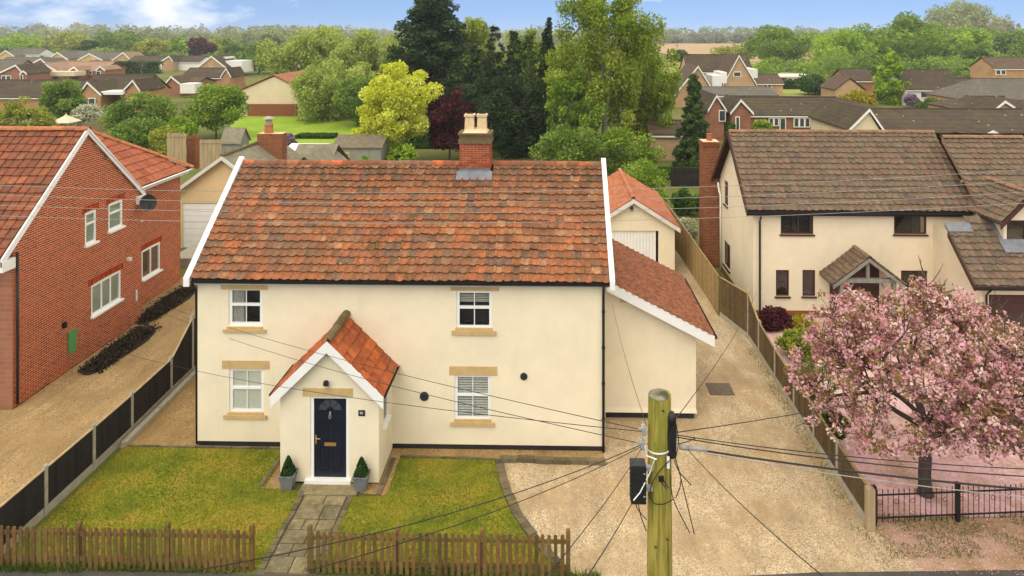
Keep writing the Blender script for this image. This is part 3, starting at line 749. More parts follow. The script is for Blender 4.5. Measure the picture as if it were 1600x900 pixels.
for w, fl in ((W1, 'curtain'), (W2, 'frost'), (W3, 'halfblind'), (W4, 'blind')):
    window(cot, (w[0], CY, w[2]), (1, 0, 0), (0, -1, 0), w[1] - w[0], w[3] - w[2], 'white', rows=(0.56,), bars=(0.5,), fill=fl, inset=0.035, fw=0.085)
for (x0, x1, y0, y1) in ((345, 418, 442.5, 452), (347, 421, 564, 576), (704, 780, 446, 454), (702, 777, 573, 586)):
    w = wrect(x0, x1, y0, y1); bx('lintel', 'stone', cot, w[0], CY - .012, w[2], w[1], CY + .1, w[3])
for (x0, x1, y0, y1) in ((349, 416, 512, 520), (350, 417, 646, 655), (706, 775, 514, 524), (704, 773, 657, 666)):
    w = wrect(x0, x1, y0, y1)
    one(lambda b: (b.box(w[0], CY - .06, w[2] + .03, w[1], CY + .12, w[3] - .05), b.box(w[0] + .10, CY - .035, w[3] - .05, w[1] - .10, CY + .12, w[3] + .02)), 'sill', 'stone', cot)
for (px, py, r) in ((663, 619, .125), (818.5, 588, .10)):
    c = P(px, py, Y=CY)
    def vent(b, c=c, r=r):
        n = 20
        pr = [(c.x + r * math.cos(2 * math.pi * i / n), CY - .03, c.z + r * math.sin(2 * math.pi * i / n)) for i in range(n)]
        b.prism(pr, (0, .04, 0))
        for k in range(-3, 4):
            hw = math.sqrt(max(0, (r * .85) ** 2 - (k * r * .24) ** 2))
            b.obox((c.x - hw, CY - .042, c.z + k * r * .24), (2 * hw, 0, 0), (0, .012, .01), (0, .004, .02))
    one(vent, 'air_vent', 'black', cot)
# roof
TX0, TX1 = -10.10, 1.56
O = V((TX0, 18.80, 4.80)); sl = V((0, RY - .02 - 18.80, RZ - 4.80 + .02)); SL = sl.length; vv = sl.normalized()
one(lambda b: (b.face([(TX0, 18.82, 4.755), (TX1, 18.82, 4.755), (TX1, RY, RZ - .03), (TX0, RY, RZ - .03)]),
               b.face([(TX1, 25.4, 4.755), (TX0, 25.4, 4.755), (TX0, RY, RZ - .03), (TX1, RY, RZ - .03)])), 'roof', 'soil', cot)
roof = [o for o in COL.objects if o.parent == cot and o.name.startswith('roof')][0]
def not_chim(a, bb): return not (7.08 < a < 8.12 and bb > SL - .42)
tile_roof(roof, O, (1, 0, 0), vv, TX1 - TX0, SL, 0.25, 0.247, 'pantile', 'pan', 300, inside=not_chim, wave=0.035)
ridge_run(roof, (TX0, RY, RZ - .02), (TX1, RY, RZ - .02), 0.145, 0.36, 'ridge_red')
def verge(b, p0, p1, w, th, X0, X1, dz=0.0):
    """bargeboard from p0 (low) to p1 (high): boxes along a slope in the plane X = const"""
    d = V(p1) - V(p0); b.obox(V((X0, p0[1], p0[2] - w + dz)), d, V((X1 - X0, 0, 0)), V((0, 0, w)))
for X0, X1 in ((-10.26, -10.10), (1.56, 1.70)):
    b = MB(); verge(b, (0, 18.72, 4.87), (0, RY, RZ + .21), .24, 0, X0, X1); b.build('bargeboard', 'white', cot)
    b = MB(); verge(b, (0, 25.4, 4.87), (0, RY, RZ + .21), .24, 0, X0, X1); b.build('bargeboard', 'white', cot)
bx('fascia', 'white_dirty', cot, CX0 - .05, 18.96, 4.60, CX1 + .06, CY - .002, 4.74)
def gutter(b, p0, p1, r=.062):
    p0, p1 = V(p0), V(p1); d = (p1 - p0).normalized(); sd = d.cross(V((0, 0, 1))).normalized(); n = 8
    vs = []
    for p in (p0, p1):
        for rr in (r, r * .86):
            for j in range(n + 1):
                t = math.pi + math.pi * j / n
                vs.append(p + sd * math.cos(t) * rr + V((0, 0, math.sin(t) * rr)))
    k = n + 1; fs = []
    for j in range(n):
        fs += [(j, j + 1, 2 * k + j + 1, 2 * k + j), (k + j + 1, k + j, 3 * k + j, 3 * k + j + 1), (j + 1, j, k + j, k + j + 1), (2 * k + j, 2 * k + j + 1, 3 * k + j + 1, 3 * k + j)]
    fs += [(0, 2 * k, 3 * k, k), (n, k + n, 3 * k + n, 2 * k + n)]
    b.mesh(vs, fs)
one(lambda b: gutter(b, (CX0 - .22, 18.84, 4.76), (CX1 + .22, 18.84, 4.76), .075), 'gutter', 'black', cot)
one(lambda b: b.tube([(1.40, 18.86, 4.70), (1.40, 18.90, 4.58), (1.40, 18.985, 4.42), (1.40, 18.985, 0.05)], .04, 10), 'downpipe', 'black', cot, smooth=True)
one(lambda b: b.tube([(-10.12, 18.86, 4.70), (-10.10, 18.95, 4.55), (-10.08, 19.09, 4.42), (-10.08, 19.12, 0.05)], .04, 10), 'downpipe', 'black', cot, smooth=True)
one(lambda b: [b.tube([(1.40, 18.985, z), (1.40, 18.985, z + .07)], .05, 10) for z in (.9, 1.9, 2.9, 3.9)], 'pipe_bracket', 'black', cot)
# chimney
kx0, kx1, ky0, ky1 = -2.98, -2.02, 21.78, 22.5
b = MB(); b.box(kx0, ky0, 6.9, kx1, ky1, 8.12); chim = b.build('chimney', 'mortar', cot)
def course(b, z, x0, x1, y0, y1, bh, pr, ph):
    """one course of bricks round a stack"""
    L = .225
    for (p, d, ln, n) in (((x0, y0), (1, 0), x1 - x0, (0, -1)), ((x0, y1), (1, 0), x1 - x0, (0, 1)), ((x0, y0), (0, 1), y1 - y0, (-1, 0)), ((x1, y0), (0, 1), y1 - y0, (1, 0))):
        a = -L / 2 if ph else 0
        while a < ln:
            s0, s1 = max(a, 0), min(a + L - .01, ln)
            if s1 - s0 > .03:
                jj = pr + R.uniform(-.003, .004)
                b.obox(V((p[0] + d[0] * s0 + n[0] * (jj - .04), p[1] + d[1] * s0 + n[1] * (jj - .04), z)), V((d[0] * (s1 - s0), d[1] * (s1 - s0), 0)), V((n[0] * .04, n[1] * .04, 0)), V((0, 0, bh - .011)), 0, R.random())
            a += L
b = MB()
for r in range(17): course(b, 7.0 + r * .0705, kx0, kx1, ky0, ky1, .0705, .012, r % 2)
for r in range(2): course(b, 7.36 + r * .0705, kx0 - .03, kx1 + .03, ky0 - .03, ky1 + .03, .0705, .012, r % 2)
b.build('brickwork', 'brick_old', chim, kind='stuff')
b = MB(); b.box(kx0 - .05, ky0 - .05, 8.12, kx1 + .05, ky1 + .05, 8.26); b.box(kx0 - .02, ky0 - .02, 8.26, kx1 + .02, ky1 + .02, 8.40); b.box(kx0 - .06, ky0 - .06, 8.40, kx1 + .06, ky1 + .06, 8.47); b.build('corbel', 'ridge_moss', chim)
b = MB(); b.lathe(((kx0 + kx1) / 2, (ky0 + ky1) / 2, 8.47), [(.56, 0), (.42, .07), (.3, .10)], 4, rot=math.pi / 4); b.build('mortar_flaunching', 'mortar', chim)
for x in (-2.70, -2.30):
    b = MB(); b.lathe((x, 22.12, 8.50), [(.25, 0), (.245, .04), (.215, .06), (.195, .44), (.235, .46), (.245, .53), (.2, .55), (.19, .545)], 4, rot=math.pi / 4)
    b.build('chimney_pot', 'chimney_pot', chim)
    bx('pot_mouth_shade', 'shade_dark', chim, x - .11, 22.01, 9.047, x + .11, 22.23, 9.052)  # solid plate: the shade inside the pot put into its dark colour
b = MB(); k0 = ky0 - .01
b.obox((kx0 - .09, k0 - .26, 7.135 - .14), (kx1 - kx0 + .18, 0, 0), (0, .26, .22), (0, -.03, .05)); b.box(kx0 - .02, ky0 - .02, 7.0, kx1 + .02, ky0 + .0, 7.34)
b.build('lead_flashing', 'lead', chim)
# porch
PX0, PX1, PY = -7.07, -4.50, 17.55
pmx = -5.80; pez, paz = 2.36, 3.62
por = None
b = MB()
dw = wrect(484.5, 545.5, 619.5, 753, PY)
wall_holes(b, (PX0, PY, 0.05), (1, 0, 0), (0, -1, 0), PX1 - PX0, pez - .05, [(dw[0] - PX0, dw[1] - PX0, 0.0, dw[3] - .05)], .12, top=[(0, pez - .05), (PX1 - PX0, pez - .05), (pmx - PX0, paz - .05)])
wp = (0.55, 1.0, 1.25, 2.2)
wall_holes(b, (PX1, PY, 0.05), (0, 1, 0), (1, 0, 0), CY - PY, pez - .05, [(.5, 1.05, 1.15, 2.05)], .12)
wall_holes(b, (PX0, PY, 0.05), (0, 1, 0), (-1, 0, 0), CY - PY, pez - .05, [], .12)
por = b.build('porch', 'cream', cot)
bx('porch_plinth', 'plinth', cot, PX0 + .015, PY + .015, 0, PX1 - .015, CY, .05)
window(por, (PX1, PY + .5, 1.2), (0, 1, 0), (1, 0, 0), .55, .9, 'white', rows=(), inset=0.02)
# the level of window > pane would be the fourth under the porch: the porch window belongs to the cottage
for o in [o for o in COL.objects if o.parent == por and o.name.startswith('window')]: o.parent = cot; o.location = V((0, 0, 0)); o.data.transform(Matrix.Translation(woff(por) - woff(cot)))
bx('porch_sill', 'white', cot, PX1, PY + .46, 1.14, PX1 + .07, PY + 1.09, 1.198)
hw, rise = 1.44, 1.40
EX0, EX1 = pmx - hw, pmx + hw; RZp = 3.76; EZp = RZp - rise
for sg in (-1, 1):
    lo = V((pmx + sg * hw, 17.38, EZp)); hi = V((pmx, 17.38, RZp)); sv = (hi - lo)
    ln = sv.length
    one(lambda b: b.obox(lo + V((0, .04, -.04)), sv, V((0, CY - 17.42, 0)), V((0, 0, .03))), 'porch_roof', 'plain_tile', cot)
    tile_roof(por, lo, (0, 1, 0), sv, CY - 17.38, ln, .265, .29, 'porch_tile', 'plain', 300, stagger=False, jit=1.2)
    b = MB(); nrm2 = V((-sv.z * -sg, 0, sv.x * -sg)).normalized()
    b.obox(V((pmx + sg * (hw + .02), 17.36, EZp - .31 - .0)), V((-sg * (hw + .02), 0, rise + .02)), V((0, .05, 0)), V((0, 0, .30))); b.build('porch_bargeboard', 'white', cot)
ridge_run(por, (pmx, 17.36, RZp - .01), (pmx, CY, RZp + .03), .125, .42, 'ridge_moss')
one(lambda b: (gutter(b, (EX1 + .03, 17.42, EZp + .0), (EX1 + .03, CY, EZp + .0), .05), gutter(b, (EX0 - .03, 17.42, EZp), (EX0 - .03, CY, EZp), .05)), 'porch_gutter', 'black', cot)
w = wrect(473, 551, 607, 619, PY); bx('lintel', 'stone', cot, w[0], PY - .015, w[2], w[1], PY + .1, w[3])
# door
d0, d1, dz0, dz1 = dw
def dframe(b):
    b.box(d0, PY + .03, .14, d0 + .085, PY + .10, dz1); b.box(d1 - .085, PY + .03, .14, d1, PY + .10, dz1); b.box(d0 + .085, PY + .03, dz1 - .075, d1 - .085, PY + .10, dz1)
    b.box(d0 - .12, PY - .10, .02, d1 + .06, PY + .10, .14)
one(dframe, 'door_frame', 'white', cot)
l0, l1, lz0, lz1 = d0 + .088, d1 - .088, .145, dz1 - .078
b = MB(); b.box(l0, PY + .055, lz0, l1, PY + .095, lz1)
lw, lh = l1 - l0, lz1 - lz0
for (a0, a1, z0, z1) in ((.16, .44, .08, .38), (.56, .84, .08, .38), (.16, .44, .48, .70), (.56, .84, .48, .70)):
    x0, x1, q0, q1 = l0 + lw * a0, l0 + lw * a1, lz0 + lh * z0, lz0 + lh * z1
    b.box(x0, PY + .046, q0, x1, PY + .056, q0 + .022); b.box(x0, PY + .046, q1 - .022, x1, PY + .056, q1); b.box(x0, PY + .046, q0 + .022, x0 + .02, PY + .056, q1 - .022); b.box(x1 - .02, PY + .046, q0 + .022, x1, PY + .056, q1 - .022)
door = b.build('door', 'door_blue', cot)
cx, cz = (l0 + l1) / 2, lz0 + lh * .845
b = MB()
for i in range(4):
    t0, t1 = math.pi * (i + .07) / 4, math.pi * (i + .93) / 4
    pr = [(cx + r * math.cos(t), PY + .048, cz + r * .95 * math.sin(t)) for r, t in ((.10, t0), (.30, t0), (.30, (t0 + t1) / 2), (.30, t1), (.10, t1))]
    b.prism(pr, (0, .01, 0))
b.build('fanlight_panes', 'far_glass', door, kind='stuff')
bx('letter_box', 'brass', door, cx - .15, PY + .043, lz0 + lh * .395, cx + .15, PY + .058, lz0 + lh * .395 + .085)
one(lambda b: (b.tube([(cx, PY + .03, cz - .06), (cx - .022, PY + .025, cz - .12), (cx - .03, PY + .025, cz - .17), (cx, PY + .025, cz - .21), (cx + .03, PY + .025, cz - .17), (cx + .022, PY + .025, cz - .12), (cx, PY + .03, cz - .06)], .010, 6), b.box(cx - .02, PY + .03, cz - .08, cx + .02, PY + .056, cz - .03)), 'door_knocker', 'steel', door)
one(lambda b: (b.box(l0 + .03, PY + .04, lz0 + lh * .42, l0 + .065, PY + .056, lz0 + lh * .53), b.tube([(l0 + .05, PY + .02, lz0 + lh * .49), (l0 + .17, PY + .02, lz0 + lh * .49)], .011, 8), b.tube([(l0 + .05, PY + .05, lz0 + lh * .49), (l0 + .05, PY + .02, lz0 + lh * .49)], .011, 8)), 'door_handle', 'brass', door)
w = wrect(560, 570.5, 641, 650, PY)
pl = bx('house_number_plate', 'black', cot, w[0], PY - .012, w[2], w[1], PY + .002, w[3])
cu = bpy.data.curves.new('digits', 'FONT'); cu.body = '91'; cu.size = .10; cu.align_x = 'CENTER'; cu.align_y = 'CENTER'; cu.extrude = .002
to = bpy.data.objects.new('digits', cu); COL.objects.link(to)
me = bpy.data.meshes.new_from_object(to.evaluated_get(bpy.context.evaluated_depsgraph_get())); me.name = 'house_number'
bpy.data.objects.remove(to); me.materials.clear(); me.materials.append(M['white'])
nm = bpy.data.objects.new('house_number', me); COL.objects.link(nm); nm.parent = pl
nm.matrix_basis = Matrix.Translation(V(((w[0] + w[1]) / 2, PY - .015, (w[2] + w[3]) / 2)) - woff(pl)) @ Matrix.Rotation(rad(90), 4, 'X')
lc = P(511.5, 597, Y=PY)
b = MB(); b.box(lc.x - .05, PY - .03, lc.z - .12, lc.x + .05, PY, lc.z + .02); b.tube([(lc.x, PY - .03, lc.z), (lc.x, PY - .09, lc.z + .06), (lc.x, PY - .13, lc.z + .04)], .018, 8); lan = b.build('wall_lamp', 'steel', cot)
b = MB(); b.lathe((lc.x, PY - .12, lc.z), [(.02, .10), (.06, .08), (.075, .0), (.07, -.02)][::-1], 12); b.build('lamp_hood', 'black', lan)
# lean-to extension
EXY, EXB, EX = 20.72, 25.3, 4.32
def exz(x): return 4.30 + (x - 1.46) * (2.62 - 4.30) / (4.75 - 1.46)
b = MB()
b.face([(1.46, EXY, .24), (EX, EXY, .24), (EX, EXY, exz(EX)), (1.46, EXY, exz(1.46))]); b.face([(EX, EXY, .24), (EX, EXB, .24), (EX, EXB, exz(EX)), (EX, EXY, exz(EX))])
b.face([(EX, EXB, .24), (1.46, EXB, .24), (1.46, EXB, exz(1.46)), (EX, EXB, exz(EX))])
b.face([(1.46, EXY - .035, .20), (EX + .03, EXY - .035, .20), (EX, EXY, .34), (1.46, EXY, .34)]); b.face([(EX + .03, EXY - .035, .20), (EX + .03, EXB, .20), (EX, EXB, .34), (EX, EXY, .34)])
ext = b.build('extension_wall', 'cream', cot)
bx('extension_plinth', 'plinth', cot, 1.46, EXY + .02, 0, EX - .06, EXB - .02, .24)
o0 = V((4.78, 20.42, exz(4.78) + .07)); sv = V((1.60, 20.42, exz(1.60) + .07)) - o0
b = MB(); b.obox(o0 + V((0, 0, -.06)), sv, V((0, 5.0, 0)), V((0, 0, .05))); er = b.build('extension_roof', 'plain_tile', cot)
tile_roof(er, o0, (0, 1, 0), sv, 5.0, sv.length, .168, .105, 'plain_tile', 'plain', 0, stagger=True, jit=.7)
for y0 in (20.37, 25.42):
    b = MB(); b.obox(V((4.80, y0, exz(4.80) - .25)), V((1.60 - 4.80, 0, exz(1.60) - exz(4.80))), V((0, .05, 0)), V((0, 0, .31))); b.build('extension_bargeboard', 'white', cot)
one(lambda b: gutter(b, (4.84, 20.42, exz(4.8) + .02), (4.84, 25.4, exz(4.8) + .02), .06), 'extension_gutter', 'black', cot)
one(lambda b: [b.box(2.02, EXY - .012, 3.52 + i * .05, 2.30, EXY, 3.545 + i * .05) for i in range(3)], 'airbrick', 'stone', cot)

# potted conifers either side of the door
def potted(px, label):
    c = P(px, 768, Z=.035); c.y = 17.33
    t = thing('potted_conifer', label, 'potted plant', (c.x, c.y, .035), 'clipped cones beside the front door')
    b = MB(); b.lathe((c.x, c.y, .035), [(.17, 0), (.255, .36), (.275, .365), (.275, .39), (.235, .39), (.225, .34)], 4, rot=math.pi / 4 + R.uniform(-.1, .1)); b.build('pot', 'pot_grey', t)
    b = MB(); b.lathe((c.x, c.y, .34), [(.20, 0), (.18, .03)], 4, rot=math.pi / 4); b.build('soil', 'soil', t)
    b = MB(); b.tube([(c.x, c.y, .36), (c.x, c.y, .78)], .015, 6); b.build('stem', 'bark', t)
    rng = np.random.default_rng(int(px)); k = 1500
    h = rng.beta(1.1, 1.7, k); r = .195 * (1 - h) ** .85 * np.sqrt(rng.uniform(.45, 1.05, k)) + .01; an = rng.uniform(0, 6.283, k)
    p = np.stack([c.x + r * np.cos(an), c.y + r * np.sin(an), .385 + .47 * h], 1)
    np_mesh('foliage', leaf_quads(rng, p, .034), 4, np.clip(rng.normal(.5, .25, k), 0, 1), 'l_box', t)
potted(447, 'small cone shaped conifer in grey pot left of the navy front door')
potted(563, 'small cone shaped conifer in grey pot right of the navy front door')

# ================================================================== BRICK HOUSE ON THE LEFT
LX, LY0, LY1, LEZ, LRY, LRZ = -16.75, 20.8, 27.4, 5.22, 24.1, 8.12
lh = thing('brick_house', 'red brick house with white bargeboards and red tiled roof beside the gravel drive', 'house', (LX, 24, 0))
def lrect(X, xl, yt, yb, xr):
    a = P(xl, yb, X=X); c = P(xl, yt, X=X); d = P(xr, yt, X=X); return (a.y, d.y, a.z, c.z)
LW1, LW2, LW4 = lrect(LX, 132.5, 334, 384, 149.5), lrect(LX, 169, 320, 362, 190.5), lrect(LX, 142, 447, 495, 188)
WX = -17.55
LW3, LW5 = lrect(WX, 206, 322, 349, 217), lrect(WX, 221, 393, 438, 249.5)
gt = (LRZ - LEZ) / (LRY - LY0)
b = MB()
H1 = [(w[0] - LY0, w[1] - LY0, w[2], w[3]) for w in (LW1, LW2, LW4)]
wall_holes(b, (LX, LY0, 0), (0, 1, 0), (1, 0, 0), LY1 - LY0, LEZ, H1, .1, top=[(0, LEZ), (LY1 - LY0, LEZ), (LRY - LY0, LRZ)])
H2 = [(w[0] - LY1, w[1] - LY1, w[2], w[3]) for w in (LW3, LW5)]
wall_holes(b, (WX, LY1, 0), (0, 1, 0), (1, 0, 0), 31.75 - LY1, LEZ, H2, .1)
b.face([(LX, LY1, 0), (WX, LY1, 0), (WX, LY1, LEZ), (LX, LY1, LEZ)])
lwall = b.build('wall', 'mortar', lh)
b = MB(); b.face([(-27, LY0, 0), (LX, LY0, 0), (LX, LY0, LEZ), (-27, LY0, LEZ)]); b.face([(WX, 31.75, 0), (-27, 31.75, 0), (-27, 31.75, LEZ), (WX, 31.75, LEZ)]); b.build('plain_wall', 'fb_red', lh)
top1 = lambda a: LEZ + gt * min(a, (LY1 - LY0) - a) if 0 < a < LY1 - LY0 else LEZ
brick_wall(lwall, (LX, LY0, 0.0), (0, 1, 0), (1, 0, 0), LY1 - LY0, 8.2, 'brick', 300, H1, top1, part_first=lambda a, z: (a / .9) // 1 * 1 + (0 if z > .4 else 50))
brick_wall(lwall, (WX, LY1, 0.0), (0, 1, 0), (1, 0, 0), 31.75 - LY1, LEZ, 'brick', 0, H2)
for w, X, rows_, cols_, fl in ((LW1, LX, (.66,), (), 'frost_green'), (LW2, LX, (.66,), (), 'frost_green'), (LW4, LX, (), (.34, .67), 'frost_green'), (LW3, WX, (), (), None), (LW5, WX, (), (.5,), None)):
    window(lh, (X, w[0], w[2]), (0, 1, 0), (1, 0, 0), w[1] - w[0], w[3] - w[2], 'white', rows=rows_, cols=cols_, fill=fl, inset=.0, fw=.075, depth=.06)
    bx('sill', 'white', lh, X + .0, w[0] - .06, w[2] - .07, X + .12, w[1] + .06, w[2] - .003)
    b = MB(); k = round((w[1] - w[0] + .3) / .075); ll = w[1] - w[0] + .3
    for i in range(k):
        a = w[0] - .15 + ll * i / k; z = w[3] + .05 * math.sin(math.pi * (i + .5) / k)
        b.obox(V((X - .02, a, z)), V((0, ll / k - .012, 0)), V((.036 + R.uniform(0, .004), 0, 0)), V((0, 0, .215)), 0, R.random())
    b.build('brick_arch', 'brick', lh, kind='stuff')
for (y0, z0) in ((20.25, LEZ - (LY0 - 20.25) * gt), (27.55, LEZ - .15 * gt)):
    d = V((0, LRY - y0, LRZ + .08 - z0))
    b = MB(); b.obox(V((LX + .06, y0, z0 - .16)), d, V((.05, 0, 0)), V((0, 0, .24))); b.build('bargeboard', 'white', lh)
    b = MB(); b.box(LX - .02, min(y0, y0 + (.5 if y0 < 24 else -.5)), z0 - .32, LX + .13, max(y0, y0 + (.5 if y0 < 24 else -.5)), z0 - .0); b.build('eaves_box', 'white', lh)
lro = V((-25.6, 20.3, LEZ - .40)); lsv = V((0, LRY - 20.3, LRZ - LEZ + .47))
b = MB(); b.face([lro + V((0, 0, -.03)), lro + V((8.9, 0, -.03)), lro + lsv + V((8.9, 0, -.04)), lro + lsv + V((0, 0, -.04))])
b.face([(-16.62, 27.9, LEZ - .40), (-25.6, 27.9, LEZ - .40), (-25.6, LRY, LRZ + .03), (-16.62, LRY, LRZ + .03)]); lroof = b.build('roof', 'soil', lh)
tile_roof(lroof, lro, (1, 0, 0), lsv, 8.88, lsv.length, .30, .345, 'left_tile', 'con', 300, part_inside=lambda a, bb: a > 4.6)
ridge_run(lroof, (-25.6, LRY, LRZ + .08), (-16.6, LRY, LRZ + .08), .14, .45, 'ridge_orange')
wsl = .76
wo = V((-17.2, 24.6, LEZ + .03)); wv = V((-2.95, 0, 2.95 * wsl)); cosw = 1 / math.sqrt(1 + wsl * wsl)
b = MB(); q = V((0, 0, -.04)); b.face([wo + V((0, 2.6, 0)) + q, wo + V((0, 7.45, 0)) + q, V((-20.15, 29.0, LEZ + .03 + 2.95 * wsl)) + q, V((-20.15, 24.6, LEZ + .03 + 2.95 * wsl)) + q])
b.face([wo + V((0, 7.45, 0)) + q, V((-23.1, 32.05, LEZ)), V((-20.15, 29.0, LEZ + .03 + 2.95 * wsl)) + q]); wroof = b.build('roof', 'soil', lh)
def in_wing(a, bb):
    h = bb * cosw; y = 24.6 + a
    return 27.25 - .86 * h < y < 32.0 - h * 1.04
tile_roof(wroof, wo, (0, 1, 0), wv, 7.5, wv.length, .40, .42, 'wing_tile', 'plain', 300, inside=in_wing, jit=.5)
ridge_run(wroof, (-17.15, 32.1, LEZ + .03), (-20.3, 28.85, LEZ + .1 + 2.95 * wsl), .135, .42, 'ridge_orange')
one(lambda b: gutter(b, (-17.12, 27.3, LEZ + .0), (-17.12, 32.1, LEZ + .0), .065), 'gutter', 'white', lh)
bx('fascia', 'white', lh, -17.27, 27.4, LEZ - .18, -17.22, 31.9, LEZ - .01)
one(lambda b: b.tube([(LX + .06, LY0 + .12, LEZ - .4), (LX + .06, LY0 + .12, .1)], .035, 8), 'downpipe', 'black', lh, smooth=True)
one(lambda b: b.tube([(WX + .06, LY1 + .12, LEZ - .3), (WX + .06, LY1 + .12, 3.2)], .035, 8), 'downpipe', 'white', lh, smooth=True)
a = P(105, 552, X=LX); d = P(117, 521, X=LX)
bx('meter_box', 'green_door', lh, LX + .015, a.y, a.z - .05, LX + .06, d.y, d.z + .2)
c = P(98, 508, X=LX); bx('outside_lamp', 'black', lh, LX, c.y - .05, c.z - .09, LX + .12, c.y + .05, c.z + .09)
c = P(199, 405, X=LX); bx('boiler_flue', 'white_dirty', lh, LX, c.y - .07, c.z - .06, LX + .14, c.y + .07, c.z + .06)
c = P(212, 462, X=LX); bx('cable_box', 'white', lh, LX + .01, c.y - .03, c.z - .22, LX + .05, c.y + .03, c.z + .22)
c = V((LX + .06, 27.32, 0)); c.z = P(214, 318, X=LX).z
def dish(b):
    n = 18; ax = V((.60, -.62, .30)).normalized(); ux = ax.cross(V((0, 0, 1))).normalized(); uz = ux.cross(ax); ce = c + V((.34, -.10, .0)); vs = [ce - ax * .07]
    for k, (r, dd) in enumerate(((.16, -.045), (.31, .02))):
        vs += [ce + ax * dd + (ux * math.cos(2 * math.pi * j / n) + uz * math.sin(2 * math.pi * j / n) * 1.1) * r for j in range(n)]
    fs = [(0, 1 + j, 1 + (j + 1) % n) for j in range(n)] + [(1 + j, 1 + n + j, 1 + n + (j + 1) % n, 1 + (j + 1) % n) for j in range(n)]
    b.mesh(vs, fs); b.mesh([v - ax * .012 for v in vs], [f[::-1] for f in fs])
    b.tube([c + V((0, 0, -.1)), c + V((.2, -.06, -.12)), ce - ax * .07], .018, 6); b.tube([ce - uz * .3, ce + ax * .3 - uz * .16], .012, 6); b.box(*(ce + ax * .3 - uz * .16 - V((.03, .03, .03))), *(ce + ax * .3 - uz * .16 + V((.03, .03, .03))))
one(dish, 'satellite_dish', 'black', lh)
# dead bedding along the wall
for i, (x0, y0, k, lb, r) in enumerate(((-16.15, 24.5, 5200, 'low dark bed of withered plants along the brick wall, nearer the camera', 1.9), (-16.75, 28.6, 5600, 'low dark bed of withered plants along the brick wall, farther from the camera', 2.0))):
    rng = np.random.default_rng(40 + i); p = np.stack([rng.uniform(-.5, .5, k) * (1 - .5 * rng.uniform(0, 1, k)) + rng.normal(0, .08, k), rng.beta(1.6, 1.6, k) * 2 * r - r, np.abs(rng.normal(0, .10, k))], 1) + np.array([x0 + .25, y0 + .3, .02])
    o = np_mesh('planting_bed', leaf_quads(rng, p, .06), 4, np.clip(rng.normal(.4, .25, k), 0, 1), 'l_dead', loc=(x0, y0, .02)); finish(o, lb, 'plants')
    b = MB(); b.prism([(x0 + .25 + .55 * math.cos(t) * (1 + .15 * math.sin(3 * t)), y0 + .3 + r * 1.02 * math.sin(t), .016) for t in [6.2832 * j / 18 for j in range(18)]], (0, 0, .03)); b.build('bed_soil', 'soil', o)

# ================================================================== CREAM HOUSE ON THE RIGHT
HX, HY, HEZ, HRY, HRZ, HB = 8.24, 28.3, 4.42, 31.05, 7.16, 33.8
rh = thing('cream_house', 'cream rendered house with brown windows and weathered brown pantile roof behind the blossom tree', 'house', (12.5, HY, 0))
def rrect(x0, x1, y0, y1, Y): a = P(x0, y1, Y=Y); d = P(x1, y0, Y=Y); return (a.x, d.x, a.z, d.z)
RW = [rrect(1220, 1271, 333, 366, HY), rrect(1397, 1448, 332, 366, HY), rrect(1212.5, 1233, 422, 463, HY), rrect(1254, 1274, 422, 463, HY), rrect(1408, 1449, 423, 460, HY)]
RD = rrect(1316, 1349, 440, 492, HY)
b = MB()
wall_holes(b, (HX, HY, .25), (1, 0, 0), (0, -1, 0), 17.2 - HX, HEZ - .25, [(w[0] - HX, w[1] - HX, w[2] - .25, min(w[3], HEZ - .02) - .25) for w in RW] + [(RD[0] - HX, RD[1] - HX, .0, RD[3] - .25)], .12)
GW = [lrect(HX, 1132.5, 283, 322, 1132.5), lrect(HX, 1131, 377, 410, 1131)]
ga = [(P(1137.5, 300, X=HX).y, P(1132, 300, X=HX).y, P(1135, 321, X=HX).z, P(1135, 283, X=HX).z), (P(1141, 400, X=HX).y, P(1131.5, 400, X=HX).y, P(1136, 418, X=HX).z, P(1136, 379, X=HX).z)]
wall_holes(b, (HX, HY, .25), (0, 1, 0), (-1, 0, 0), HB - HY, 4.66 - .25, [(g[0] - HY, g[1] - HY, g[2] - .25, g[3] - .25) for g in ga], .12, top=[(0, 4.66 - .25), (HB - HY, 4.66 - .25), (HRY - HY, HRZ - .3)])
b.face([(24, HB, .25), (HX, HB, .25), (HX, HB, HEZ), (24, HB, HEZ)])
b.build('wall', 'cream2', rh)
bx('brick_plinth', 'brick_brown', rh, HX - .01, HY - .01, 0, 17.2, HB - .05, .25)
for i, w in enumerate(RW):
    window(rh, (w[0], HY, w[2]), (1, 0, 0), (0, -1, 0), w[1] - w[0], min(w[3], HEZ - .02) - w[2], 'brown_frame', rows=(), cols=(.55,) if i in (0, 1, 4) else (), inset=.04, fw=.06)
    bx('sill', 'brown_frame', rh, w[0] - .05, HY - .07, w[2] - .06, w[1] + .05, HY - .0, w[2] - .003)
for g in ga:
    window(rh, (HX, g[1], g[2]), (0, -1, 0), (-1, 0, 0), g[1] - g[0], g[3] - g[2], 'brown_frame', rows=(), cols=(.5,), inset=.04, fw=.06)
    bx('sill', 'brown_frame', rh, HX - .08, g[0] - .05, g[2] - .06, HX, g[1] + .05, g[2] - .003)
bx('front_door', 'brown_frame', rh, RD[0] + .0, HY + .05, .25, RD[1], HY + .10, RD[3])
ro = V((7.92, 27.95, HEZ + .02)); rsv = V((0, HRY - 27.95, HRZ - HEZ + .02))
b = MB(); q = V((0, 0, -.035)); b.face([ro + q, ro + V((9.2, 0, 0)) + q, ro + rsv + V((9.2, 0, 0)) + q, ro + rsv + q])
b.face([(24, 34.1, HEZ), (7.92, 34.1, HEZ), (7.92, HRY, HRZ), (24, HRY, HRZ)]); rroof = b.build('roof', 'soil', rh)
